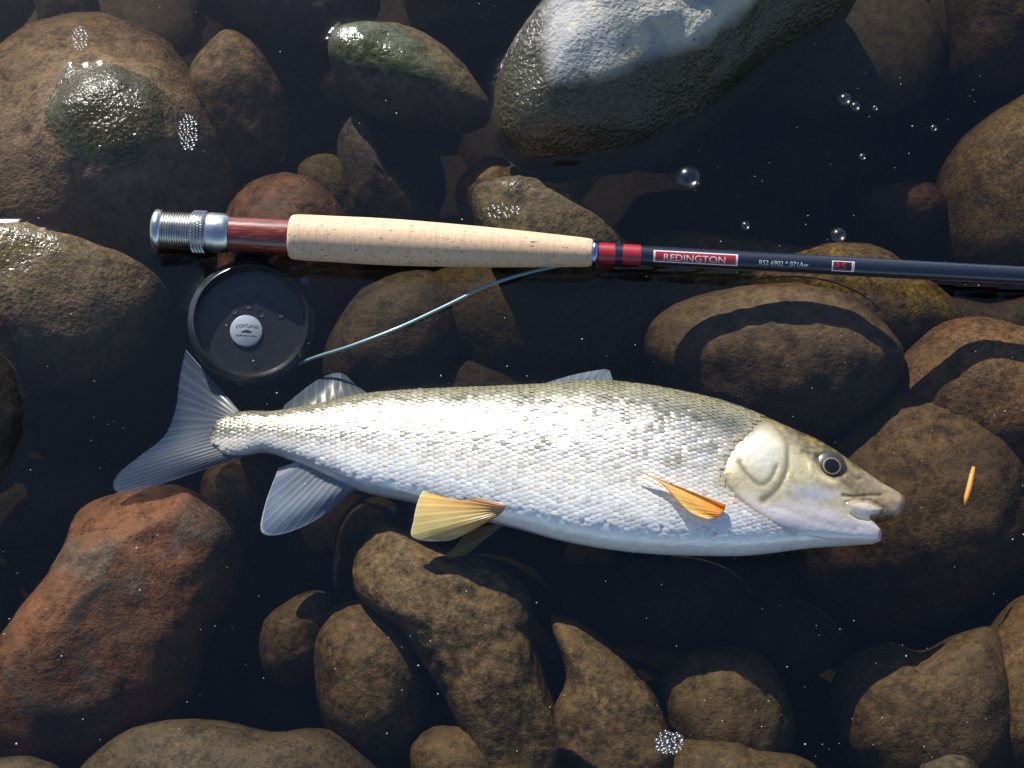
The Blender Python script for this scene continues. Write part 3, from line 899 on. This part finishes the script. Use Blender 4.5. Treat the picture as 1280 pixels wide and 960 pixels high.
    def sub(name, me, mat):
        for v in me.vertices: v.co = inv @ v.co
        return link(name, me, mat, eye)
    # gold ring and pupil sit on the eyeball under a clear cornea
    def ringmesh(name, cx, cy, r0, r1, h):
        V = []
        for r in np.linspace(r0, r1, 5):
            for j in range(40):
                t = 2 * math.pi * j / 40
                rr = math.hypot(r * math.cos(t) + (cx - 1031), r * math.sin(t)) / 19.0
                zz = .0028 * math.sqrt(max(0, 1 - rr * rr)) + h
                V.append(fish_point(cx, cy, eh) + Vector((r * PX * math.cos(t), r * PX * math.sin(t), 0)) + FN * zz)
        return mesh(name, V, grid_faces(5, 40, True))
    sub('pupil', ringmesh('pupil', 1032, 592, .01, 9.0, .0002), plain('pupil_black', (.004, .004, .004), .15))
    sub('iris_ring', ringmesh('iris_ring', 1032, 592, 9.0, 11.0, .00022), plain('iris_gold', (.17, .125, .06), .4, .2))
    cm, nt, b = mat_new('cornea'); T = NT(nt)
    gl = T.n('ShaderNodeBsdfGlossy', i_Roughness=.05); tp = T.n('ShaderNodeBsdfTransparent'); mx = T.n('ShaderNodeMixShader')
    T.l(schlick(T, .03), mx.inputs[0]); T.l(tp.outputs[0], mx.inputs[1]); T.l(gl.outputs[0], mx.inputs[2]); T.l(mx.outputs[0], nt.nodes['Material Output'].inputs[0])
    sub('cornea', dome('cornea', 1031, 590, eh + .0003, 20, .0034, cm, root), cm)
    return root
make_fish()

# ------------------------------------------------------------------ the fly rod
def rod_y(x): return 287.0 + (x - 193) * (344.5 - 287.0) / (1280 - 193)
ZR = .012
def rod_pt(x): return P(x, rod_y(x), ZR)
AX = (rod_pt(1280) - rod_pt(193)).normalized()
RU = (EYE - rod_pt(640)); RU = (RU - AX * RU.dot(AX)).normalized()
RS = RU.cross(AX)
if RS.y < 0: RS = -RS
def around(x, r, phi):                      # phi 0 faces the eye, positive turns to the far side
    return rod_pt(x) + (RU * math.cos(phi) + RS * math.sin(phi)) * r
def lathe(name, prof, mat, parent, seg=64, cap=True):
    """prof: (pixel x, radius in pixels)"""
    V = []
    for x, r in prof:
        for j in range(seg): V.append(around(x, r * PX, 2 * math.pi * j / seg))
    F = grid_faces(len(prof), seg, True)
    if cap:
        F += [tuple(range(seg)), tuple(range((len(prof) - 1) * seg, len(prof) * seg))]
    me = mesh(name, V, F)
    bm = bmesh.new(); bm.from_mesh(me); bmesh.ops.recalc_face_normals(bm, faces=bm.faces); bm.to_mesh(me); bm.free()
    inv = parent.matrix_world.inverted()
    for v in me.vertices: v.co = inv @ v.co
    o = link(name, me, mat, parent)
    try: me.set_sharp_from_angle(angle=R(38))
    except Exception: pass
    return o
def text_verts(body, size_px, stretch=1.0, bold=0.0):
    cu = bpy.data.curves.new('lettering', 'FONT')
    cu.body = body; cu.size = size_px; cu.align_x = 'LEFT'; cu.offset = bold; cu.resolution_u = 3
    o = bpy.data.objects.new('lettering', cu); col.objects.link(o)
    bpy.context.view_layer.update()
    me = bpy.data.meshes.new_from_object(o.evaluated_get(bpy.context.evaluated_depsgraph_get()))
    bpy.data.objects.remove(o); bpy.data.curves.remove(cu)
    bm = bmesh.new(); bm.from_mesh(me)
    bmesh.ops.triangulate(bm, faces=bm.faces)
    for _ in range(2):
        long_e = [e for e in bm.edges if e.calc_length() > size_px * .18]
        if long_e: bmesh.ops.subdivide_edges(bm, edges=long_e, cuts=1)
        bmesh.ops.triangulate(bm, faces=bm.faces)
    bm.verts.ensure_lookup_table()
    v = np.array([w.co[:2] for w in bm.verts]); v[:, 0] *= stretch
    f = [tuple(w.index for w in q.verts) for q in bm.faces]
    bm.free(); bpy.data.meshes.remove(me)
    return v, f

def cork_mat():
    m, nt, b = mat_new('cork'); T = NT(nt)
    tc = T.n('ShaderNodeTexCoord')
    mp = T.n('ShaderNodeMapping'); mp.inputs['Rotation'].default_value = (0, 0, R(3)); mp.inputs['Scale'].default_value = (2.6, 1, 1)
    T.l(tc.outputs['Object'], mp.inputs[0])
    nz = T.n('ShaderNodeTexNoise', i_Scale=240.0, i_Detail=6.0, i_Roughness=.7); T.l(mp.outputs[0], nz.inputs['Vector'])
    mp2 = T.n('ShaderNodeMapping'); mp2.inputs['Rotation'].default_value = (0, 0, R(3)); mp2.inputs['Scale'].default_value = (.75, 1.9, 1.9)
    T.l(tc.outputs['Object'], mp2.inputs[0])
    pt = T.n('ShaderNodeTexNoise', i_Scale=290.0, i_Detail=3.0, i_Roughness=.6); T.l(mp2.outputs[0], pt.inputs['Vector'])
    c = T.mix(T.ramp(nz.outputs[0], [(.3, g3(0)), (.7, g3(1))]), (.52, .32, .18), (.75, .53, .35))
    pit = T.ramp(pt.outputs[0], [(.63, g3(0)), (.69, g3(1))])
    c = T.mix(T.math('MULTIPLY', pit, .85), c, (.17, .085, .04))
    # glue lines between the cork rings
    sx = T.n('ShaderNodeSeparateXYZ'); T.l(mp2.outputs[0], sx.inputs[0])
    wv = T.n('ShaderNodeTexWave', i_Scale=18.0, i_Distortion=.3); T.l(tc.outputs['Object'], wv.inputs['Vector'])
    c = T.mix(T.math('MULTIPLY', T.ramp(wv.outputs[1], [(.955, g3(0)), (.995, g3(1))]), .12), c, (.26, .15, .08))
    T.l(c, b.inputs['Base Color']); b.inputs['Roughness'].default_value = .62
    bp = T.n('ShaderNodeBump', i_Strength=.5, i_Distance=.0006)
    T.l(T.math('SUBTRACT', T.math('MULTIPLY', nz.outputs[0], .4), pit), bp.inputs['Height']); T.l(bp.outputs[0], b.inputs['Normal'])
    return m
def wood_mat():
    m, nt, b = mat_new('varnished_wood'); T = NT(nt)
    tc = T.n('ShaderNodeTexCoord')
    mp = T.n('ShaderNodeMapping'); mp.inputs['Scale'].default_value = (1, 7, 7); T.l(tc.outputs['Object'], mp.inputs[0])
    nz = T.n('ShaderNodeTexNoise', i_Scale=90.0, i_Detail=6.0, i_Distortion=.6); T.l(mp.outputs[0], nz.inputs['Vector'])
    T.l(T.ramp(nz.outputs[0], [(.3, (.05, .006, .003)), (.55, (.17, .022, .010)), (.75, (.36, .09, .04))]), b.inputs['Base Color'])
    b.inputs['Roughness'].default_value = .3; b.inputs['Coat Weight'].default_value = 1; b.inputs['Coat Roughness'].default_value = .08
    return m
def make_rod():
    root = empty('fly_rod', rod_pt(193))
    tag(root, 'fly rod with cork grip and dark shaft lying across the water', 'fishing rod')
    bpy.context.view_layer.update()
    steel = plain('brushed_nickel', (.62, .60, .56), .26, 1.0, vary=.15)
    dark_steel = plain('dark_nickel', (.30, .29, .28), .3, 1.0, vary=.2)
    blank = plain('graphite_blank', (.012, .017, .030), .30, 0, .5, bump=(700, .12))
    wrap = plain('red_thread', (.34, .012, .022), .35, 0, .8, bump=(1500, .3))
    lathe('butt_cap', [(193, 8), (193.5, 24.5), (196, 26.5), (201, 26.5), (204, 25), (206, 22)], steel, root)
    prof = [(204, 21.5)]
    x = 205.0
    while x < 242:
        prof += [(x, 21.8), (x + .9, 24.2), (x + 1.6, 24.2), (x + 2.6, 21.8)]
        x += 3.1
    prof.append((243, 21.5))
    lathe('threaded_barrel', prof, steel, root)
    # knurled lock ring: bosses around a collar
    kn = lathe('lock_ring', [(240, 20), (240.5, 25.5), (243, 26.5), (257, 26.5), (260, 25.5), (260.5, 20)], dark_steel, root)
    V, F = [], []
    inv = kn.matrix_world.inverted() if False else root.matrix_world.inverted()
    for k in range(4):
        for j in range(46):
            a0 = 2 * math.pi * (j + .5 * (k % 2)) / 46
            xx = 244 + k * 4
            b0 = len(V)
            for da, dx in ((-.055, 0), (0, -1.9), (.055, 0), (0, 1.9)): V.append(inv @ around(xx + dx, 26.45 * PX, a0 + da))
            V.append(inv @ around(xx, 27.9 * PX, a0))
            F += [(b0 + i, b0 + (i + 1) % 4, b0 + 4) for i in range(4)]
    link('knurling', mesh('knurling', V, F), steel, kn, smooth=False)
    lathe('sliding_hood', [(259.5, 21), (260, 25), (262, 26), (276, 26), (282, 25.6), (286, 24.5), (288, 23), (288.5, 18)], steel, root)
    lathe('wood_insert', [(286, 20.5), (287, 22.3), (320, 22.3), (364, 22.3)], wood_mat(), root)
    g = []
    cp_ = smooth_curve([(362, 21), (363.5, 26.5), (369, 28.8), (385, 29.4), (420, 29.6), (460, 30), (500, 29.6), (540, 28.4), (580, 27), (620, 25.2), (660, 23), (700, 20.6), (725, 19), (736, 18), (740, 16.5), (741.5, 12)], 150)
    lathe('cork_grip', [tuple(p) for p in cp_], cork_mat(), root, seg=80)
    lathe('winding_check', [(740, 11), (740.5, 15.5), (742, 16.4), (745, 16), (746.5, 14.5), (747, 11)], plain('blue_anodised_ring', (.30, .45, .72), .2, 1.0), root)
    lathe('blank', [(745, 12.6), (900, 12.4), (1100, 12.0), (1300, 11.4), (1600, 10.6), (2300, 9)], blank, root)
    lathe('thread_wrap', [(748, 12.6), (748.5, 13.5), (768, 13.5), (769, 12.6)], wrap, root)
    lathe('thread_wrap', [(778, 12.6), (778.5, 13.5), (800, 13.4), (801, 12.5)], wrap, root)
    inv = root.matrix_world.inverted()
    def patch(name, x0, x1, y0, y1, r, mat, parent, nx=24, ny=10):
        V = []
        for i in range(nx):
            for j in range(ny):
                V.append(inv @ around(x0 + (x1 - x0) * i / (nx - 1), r * PX, (y0 + (y1 - y0) * j / (ny - 1)) / r))
        F = grid_faces(nx, ny)
        o = link(name, mesh(name, V, F), mat, parent)
        return o
    def letters(name, body, x0, yb, size, stretch, r, mat, parent, bold=0.0):
        v, f = text_verts(body, size, stretch, bold)
        V = [inv @ around(x0 + a, r * PX, (yb + b) / r) for a, b in v]
        return link(name, mesh(name, V, f), mat, parent, smooth=False)
    white = plain('decal_silver', (.74, .70, .68), .3, .3)
    red = plain('decal_red', (.30, .018, .030), .28, 0, .6)
    pale = plain('decal_lettering', (.66, .56, .54), .4)
    bd = patch('name_badge', 816, 921, -7.6, 8.2, 12.62, white, root)
    patch('badge_field', 818.5, 918.5, -6.2, 6.6, 12.75, red, bd)
    letters('lettering', 'REDINGTON', 828, -4.6, 12.0, 1.12, 12.9, pale, bd)
    letters('lettering', 'RS2 6902 * 071Aw', 947, -3.8, 8.6, .93, 12.45, plain('ink_pale', (.55, .62, .62), .4), root)
    b2 = patch('model_badge', 1038, 1066, -7.2, 6.6, 12.30, white, root, 12, 8)
    patch('badge_field', 1039.6, 1062.5, -6.2, 5.4, 12.42, plain('decal_dark', (.03, .012, .016), .3), b2, 12, 8)
    letters('lettering', 'RS', 1040.5, -4.9, 13.0, 1.12, 12.55, red, b2, bold=.35)
    letters('lettering', '2', 1063.0, .8, 5.5, 1.0, 12.55, red, b2)
    return root
rod_root = make_rod()

# ------------------------------------------------------------------ the reel
def make_reel():
    Cc = P(314, 401, -.0042)
    n = (EYE - Cc).normalized()
    n = (Matrix.Rotation(R(-9), 3, 'X') @ n).normalized()
    u = Vector((1, 0, 0)); u = (u - n * u.dot(n)).normalized()
    w = n.cross(u)
    root = empty('fly_reel', Cc)
    tag(root, 'black fly reel with round silver badge, half under water below the rod', 'fishing reel')
    root.matrix_world = Matrix(((u.x, w.x, n.x, Cc.x), (u.y, w.y, n.y, Cc.y), (u.z, w.z, n.z, Cc.z), (0, 0, 0, 1)))
    bpy.context.view_layer.update()
    q = PX * 1.015
    black = plain('reel_black_enamel', (.014, .014, .018), .42, .1, .25, bump=(900, .10), vary=.25)
    rimm = plain('reel_rim_metal', (.060, .060, .064), .24, .7, .3, vary=.25)
    holem = plain('reel_hole', (.004, .004, .005), .6)
    def lath(name, prof, mat, parent=root, seg=96, cx=0, cy=0):
        V = []
        for r, z in prof:
            for j in range(seg):
                t = 2 * math.pi * j / seg
                V.append((cx * q + r * q * math.cos(t), cy * q + r * q * math.sin(t), z))
        F = [tuple(reversed(f)) for f in grid_faces(len(prof), seg, True)]
        me = mesh(name, V, F)
        bm = bmesh.new(); bm.from_mesh(me); bmesh.ops.recalc_face_normals(bm, faces=bm.faces); bm.to_mesh(me); bm.free()
        o = link(name, me, mat, parent)
        try: me.set_sharp_from_angle(angle=R(40))
        except Exception: pass
        return o
    lath('frame', [(30, -.030), (72, -.030), (77, -.028), (78.5, -.024), (78.5, -.004), (77, -.002), (70, -.002)], black)
    rim = lath('rim', [(70.3, -.0020), (70.2, .0002), (71, .0008), (72.4, .0004), (74, -.0010), (77.5, -.0022), (79, -.0034), (79.3, -.0050), (79.3, -.0095), (78, -.0105), (72, -.0105)], rimm)
    lath('spool_face', [(.01, -.0072), (30, -.0074), (60, -.0076), (65, -.0072), (68, -.0050), (69.5, -.0025), (70.8, -.0008)], black)
    bd = lath('badge', [(.01, -.0058), (18.5, -.0059), (20, -.0063), (20.4, -.0078)], plain('badge_silver', (.40, .44, .50), .45, .1, vary=.06), cy=-11, cx=-6)
    ink = plain('badge_ink', (.02, .022, .03), .6)
    def txt(body, x0, yb, size, st, arch=0):
        v, f = text_verts(body, size, st, .0)
        V = [((-6 + x0 + a) * q, (-11 + yb + b - arch * ((x0 + a) / 14) ** 2) * q, -.00572) for a, b in v]
        return link('lettering', mesh('lettering', V, f), ink, bd, smooth=False)
    txt('CORTLAND', -13.2, 4.2, 6.0, .88, 1.5)
    # small leaping fish mark and a worn second line
    fish = [(-6, -1.5), (-3, .4), (1, 1.2), (5, 0), (7.5, -1.6), (5, -2.6), (1, -2.8), (-3, -2.0), (-6.5, -3.2)]
    V = [((-6 + x) * q, (-11 + y) * q, -.00572) for x, y in fish]
    link('fish_mark', mesh('fish_mark', V, [tuple(range(len(V)))]), ink, bd, smooth=False)
    V, F = [], []
    r3 = random.Random(4)
    xx = -13
    while xx < 12:
        wd = r3.uniform(.8, 2.0)
        yy = -7.0 - .02 * xx + r3.uniform(-.3, .3)
        b0 = len(V)
        for a, b in ((xx, yy), (xx + wd, yy), (xx + wd, yy + r3.uniform(.7, 1.6)), (xx, yy + r3.uniform(.7, 1.6))): V.append(((-6 + a) * q, (-11 + b) * q, -.00572))
        F.append((b0, b0 + 1, b0 + 2, b0 + 3))
        xx += wd + r3.uniform(.3, .8)
    link('worn_lettering', mesh('worn_lettering', V, F), ink, bd, smooth=False)
    for (hx, hy) in ((-34, 29), (-22, 17), (-5, 24), (12, 14), (24, 26), (-14, 36), (6, 36), (36, 14)):
        lath('vent_hole', [(.01, -.0070), (4.2, -.0070), (4.9, -.0068), (5.6, -.0078)], holem, cx=hx, cy=hy - 2, seg=24)
    lath('pillar', [(.01, -.002), (5, -.002), (5.5, -.004), (5.5, -.03)], rimm, cx=66, cy=54, seg=20)
    lath('handle_knob', [(.01, -.034), (9, -.034), (10, -.030), (9, -.018), (7, -.012), (7, -.004)], black, cx=66, cy=34, seg=28)
    # foot that joins reel to the seat of the rod
    V, F = [], []
    bm = bmesh.new()
    prof = [(-22, 70, -.016), (22, 70, -.016), (20, 92, -.014), (46, 100, -.012), (46, 112, -.009), (-56, 114, -.009), (-56, 104, -.012), (-24, 92, -.014)]
    vs = []
    for dz in (0, -.007):
        vs.append([bm.verts.new((x * q, y * q, z + dz + .006)) for x, y, z in prof])
    k = len(prof)
    bm.faces.new(vs[0]); bm.faces.new(list(reversed(vs[1])))
    for i in range(k): bm.faces.new((vs[0][i], vs[1][i], vs[1][(i + 1) % k], vs[0][(i + 1) % k]))
    bmesh.ops.recalc_face_normals(bm, faces=bm.faces)
    bmesh.ops.bevel(bm, geom=list(bm.edges), offset=.0012, segments=2, affect='EDGES')
    me = bpy.data.meshes.new('foot'); bm.to_mesh(me); bm.free()
    link('foot', me, black, root)
make_reel()

# ------------------------------------------------------------------ fly line, line shadow, needle, bubbles, foam, specks
def tube(name, pts3, r, mat, seg=10, taper=None):
    V = []
    n = len(pts3)
    for i, p in enumerate(pts3):
        t = (pts3[min(i + 1, n - 1)] - pts3[max(i - 1, 0)]).normalized()
        a = t.cross(Vector((0, 0, 1))).normalized(); b = a.cross(t)
        rr = r * (taper(i / (n - 1)) if taper else 1)
        for j in range(seg):
            w = 2 * math.pi * j / seg
            V.append(p + (a * math.cos(w) + b * math.sin(w)) * rr)
    F = grid_faces(n, seg, True) + [tuple(range(seg)), tuple(range((n - 1) * seg, n * seg))]
    me = mesh(name, V, F)
    bm = bmesh.new(); bm.from_mesh(me); bmesh.ops.recalc_face_normals(bm, faces=bm.faces); bm.to_mesh(me); bm.free()
    return link(name, me, mat)
def path3(pts, n=120):
    c = smooth_curve([(a, b) for a, b, z in pts], n); zc = smooth_curve([(i, z) for i, (a, b, z) in enumerate(pts)], n)
    return [P(a[0], a[1], z[1]) for a, z in zip(c, zc)]
tag(tube('fly_line', path3([(372, 455, -.024), (388, 449, -.017), (402, 444, -.011), (440, 432, -.003), (500, 409, .001), (560, 381, .002), (610, 357, .003), (660, 341, .003), (700, 332, .002), (745, 322, .0)]), .0011, plain('line_teal', (.17, .30, .31), .35, 0, .3)),
    'thin teal fly line running from reel to cork grip', 'fishing line')
tag(tube('line_shadow', path3([(905, 357, -.004), (930, 352, -.001), (965, 347, .0006), (1000, 346, .0012), (1035, 351, .0010), (1065, 362, .0008), (1086, 374, -.001), (1094, 382, -.008)]), .00055, plain('shadow_dark', (.020, .022, .026), .4)),  # shadow of a thin line, built as a dark tube at the surface
    'thin line shadow built as a dark strand just below the rod shaft', 'fishing line')
def needle():
    pts = [P(1217, 584, .0010), P(1214.5, 596, .0016), P(1211.5, 610, .0018), P(1208, 622, .0014), P(1206, 631, .0008)]
    o = tube('leaf_needle', pts, .0014, plain('needle_orange', (.55, .22, .03), .45, vary=.2), seg=10, taper=lambda t: .25 + 1.0 * math.sin(math.pi * min(1, t * .8 + .12)) ** .8)
    tag(o, 'orange leaf sliver floating above the biggest cobble', 'leaf')
needle()

def film_mat(name='bubble_film', ior=1.33, rough=.02, extra=0.0):
    m, nt, b = mat_new(name); T = NT(nt)
    gl = T.n('ShaderNodeBsdfGlossy', i_Roughness=rough); tp = T.n('ShaderNodeBsdfTransparent', i_0=(.97, .98, .98, 1)); mx = T.n('ShaderNodeMixShader')
    f = schlick(T, .02)
    if extra: f = T.math('ADD', f, extra, clamp=True)
    T.l(f, mx.inputs[0]); T.l(tp.outputs[0], mx.inputs[1]); T.l(gl.outputs[0], mx.inputs[2]); T.l(mx.outputs[0], nt.nodes['Material Output'].inputs[0])
    return m
M_FILM = film_mat(rough=.24, extra=.03)
def bubble_geo(V, F, C, r, flat=.75, seg=32, ring=20):
    b0 = len(V)
    for i in range(ring + 1):
        a = math.pi * .97 * i / ring
        for j in range(seg):
            t = 2 * math.pi * j / seg
            V.append(Vector((r * math.sin(a) * math.cos(t), r * math.sin(a) * math.sin(t), r * (flat if math.cos(a) > 0 else .45) * math.cos(a))) + C)
    F += grid_faces(ring + 1, seg, True, b0)
def bubble(px, py, rpx, label):
    V, F = [], []
    bubble_geo(V, F, P(px, py, 0), rpx * PX)
    o = link('bubble', mesh('bubble', V, F), M_FILM)
    tag(o, label, 'bubble', 'bubbles on the water')
bubble(860, 222, 17, 'largest clear bubble, floating alone above the rod shaft')
bubble(1048, 294, 10, 'clear bubble closest above the lettering of the rod')
bubble(1056, 124, 9, 'bigger of two touching bubbles below the pale crowned boulder')
bubble(1069, 133, 7, 'smaller of two touching bubbles below the pale crowned boulder')
bubble(1078, 196, 5, 'tiny bubble straight below the two touching bubbles')
bubble(1167, 160, 5, 'tiny bubble beside the big olive cobble')
bubble(1094, 135, 4, 'tiny bubble just beside the two touching bubbles')
bubble(1088, 372, 6, 'bubble at the end of the thin shadow strand')
bubble(932, 282, 6, 'tiny bubble between largest bubble and rod shaft')
M_FOAM = film_mat('foam_film', 1.4, .28, .12)
def foam(label, spots, seed):
    """spots: (px, py, radius px) for single foam cells"""
    V, F = [], []
    for x, y, r in spots: bubble_geo(V, F, P(x, y, .0002), r * PX, .9, 14, 10)
    o = link('foam_patch', mesh('foam_patch', V, F), M_FOAM)
    tag(o, label, 'foam', 'foam patches on the water')
def cells(cx, cy, rx, ry, n, r0, r1, seed):
    rnd = random.Random(seed)
    out = []
    tries = 0
    while len(out) < n and tries < 4000:
        tries += 1
        a, k = rnd.uniform(0, 6.28), math.sqrt(rnd.random())
        x, y, r = cx + rx * k * math.cos(a), cy + ry * k * math.sin(a), rnd.uniform(r0, r1)
        if all(math.hypot(x - p[0], y - p[1]) > (r + p[2]) * .85 for p in out): out.append((x, y, r))
    return out
foam('oval patch of fine foam beside the mossy knob', cells(235, 165, 11, 22, 60, 1.6, 3.6, 1), 1)
foam('small clump of foam above the mossy knob', cells(100, 48, 9, 14, 26, 1.8, 4.0, 2), 2)
foam('round clump of foam at the tip of the angular slab', cells(836, 928, 17, 14, 40, 1.8, 4.6, 3) , 3)
foam('few foam cells at the edge of the flat wet stone', cells(630, 264, 22, 9, 16, 1.6, 3.6, 4), 4)
def specks():
    rnd = random.Random(21)
    V, F = [], []
    dirs, faces = ico(1)
    for k in range(480):
        x, y = rnd.uniform(-60, 1340), rnd.uniform(-60, 1020)
        r = rnd.choice((.5, .6, .7, .8, 1.0, 1.4)) * PX * .72
        C = P(x, y, rnd.uniform(-.0004, .0004) if rnd.random() < .7 else -rnd.uniform(.002, .03))
        b0 = len(V)
        s = (rnd.uniform(.7, 1.6), rnd.uniform(.7, 1.6), .7)
        V += [C + Vector((d[0] * r * s[0], d[1] * r * s[1], d[2] * r * s[2])) for d in dirs]
        F += [tuple(i + b0 for i in f) for f in faces]
    o = link('floating_dust', mesh('floating_dust', V, F), plain('dust_pale', (.40, .38, .34), .4))
    tag(o, 'pale specks of dust drifting on the water surface', 'dust', kind='stuff')
specks()

# ------------------------------------------------------------------ the water: a closed body with a meniscus round whatever breaks its surface
def make_water():
    bpy.context.view_layer.update()
    dg = bpy.context.evaluated_depsgraph_get()
    step = .0016
    xc = np.arange(-.36, .3601, step); yc = np.arange(-.29, .3201, step)
    far = np.array([.4, .5, .7, 1.0, 2, 5, 12, 29])
    xs = np.concatenate([-far[::-1], xc, far]); ys = np.concatenate([-far[::-1], yc, far])
    nx, ny = len(xs), len(ys)
    up = np.zeros((len(xc), len(yc)), bool)
    down = Vector((0, 0, -1))
    skip = {'bubble', 'foam_patch', 'floating_dust', 'fly_line', 'line_shadow', 'leaf_needle'}
    for i in range(0, len(xc)):
        for j in range(0, len(yc)):
            hit, loc, nn, idx, ob, mm = sc.ray_cast(dg, Vector((xc[i], yc[j], .12)), down, distance=.12)
            if hit and ob.name.split('.')[0] not in skip: up[i, j] = True
    edge = up.copy()
    edge[1:-1, 1:-1] &= ~(up[:-2, 1:-1] & up[2:, 1:-1] & up[1:-1, :-2] & up[1:-1, 2:])
    ii, jj = np.nonzero(edge)
    kd = kdtree.KDTree(len(ii))
    for k, (a, b) in enumerate(zip(ii, jj)): kd.insert((xc[a], yc[b], 0), k)
    kd.balance()
    H = np.zeros((nx, ny))
    o0 = len(far)
    for i in range(len(xc)):
        for j in range(len(yc)):
            x, y = xc[i], yc[j]
            h = 0.0
            r = kd.find_range((x, y, 0), .012) if False else None
            _, _, d = kd.find((x, y, 0))
            if d is not None and d < .014:
                h = .0011 * math.exp(-d / .0026)
            p = Vector((x, y, 0))
            h += .00022 * noise.noise(p * 16) + .00005 * noise.noise(p * 60)
            H[i + o0, j + o0] = h
    V = [(xs[i], ys[j], H[i, j]) for i in range(nx) for j in range(ny)]
    F = [tuple(reversed(f)) for f in grid_faces(nx, ny)]
    F = [tuple(f) for f in grid_faces(nx, ny)]
    top = len(V)
    zb = -.6
    loop = [i * ny for i in range(nx)] + [(nx - 1) * ny + j for j in range(1, ny)] + [i * ny + ny - 1 for i in range(nx - 2, -1, -1)] + [j for j in range(ny - 2, 0, -1)]
    low = {}
    for a in loop:
        low[a] = len(V); V.append((V[a][0], V[a][1], zb))
    for a, b in zip(loop, loop[1:] + loop[:1]): F.append((a, b, low[b], low[a]))
    F.append(tuple(low[a] for a in loop))
    me = mesh('water', V, F)
    bm = bmesh.new(); bm.from_mesh(me); bmesh.ops.recalc_face_normals(bm, faces=bm.faces); bm.to_mesh(me); bm.free()
    m, nt, b = mat_new('river_water'); T = NT(nt)
    nt.nodes.remove(b)
    gl = T.n('ShaderNodeBsdfGlossy', i_Roughness=.06); tp = T.n('ShaderNodeBsdfTransparent', i_0=(1, 1, 1, 1)); mx = T.n('ShaderNodeMixShader')
    T.l(schlick(T, .040), mx.inputs[0]); T.l(tp.outputs[0], mx.inputs[1]); T.l(gl.outputs[0], mx.inputs[2])
    out = nt.nodes['Material Output']
    T.l(mx.outputs[0], out.inputs[0])
    va = T.n('ShaderNodeVolumeAbsorption', i_0=WATER_TINT, i_1=WATER_ABS)
    if WATER_SCAT > 0:
        vs = T.n('ShaderNodeVolumeScatter', i_0=(.55, .70, 1.0, 1), i_1=WATER_SCAT)
        vs.inputs['Anisotropy'].default_value = .3
        ad = T.n('ShaderNodeAddShader'); T.l(va.outputs[0], ad.inputs[0]); T.l(vs.outputs[0], ad.inputs[1]); T.l(ad.outputs[0], out.inputs[1])
    else: T.l(va.outputs[0], out.inputs[1])
    o = link('water', me, m)
    o['kind'] = 'structure'
    o['label'] = 'clear dark shallow river water over the stones'
WATER_TINT, WATER_ABS, WATER_SCAT = (.51, .47, .38, 1), 13.5, 0
make_water()
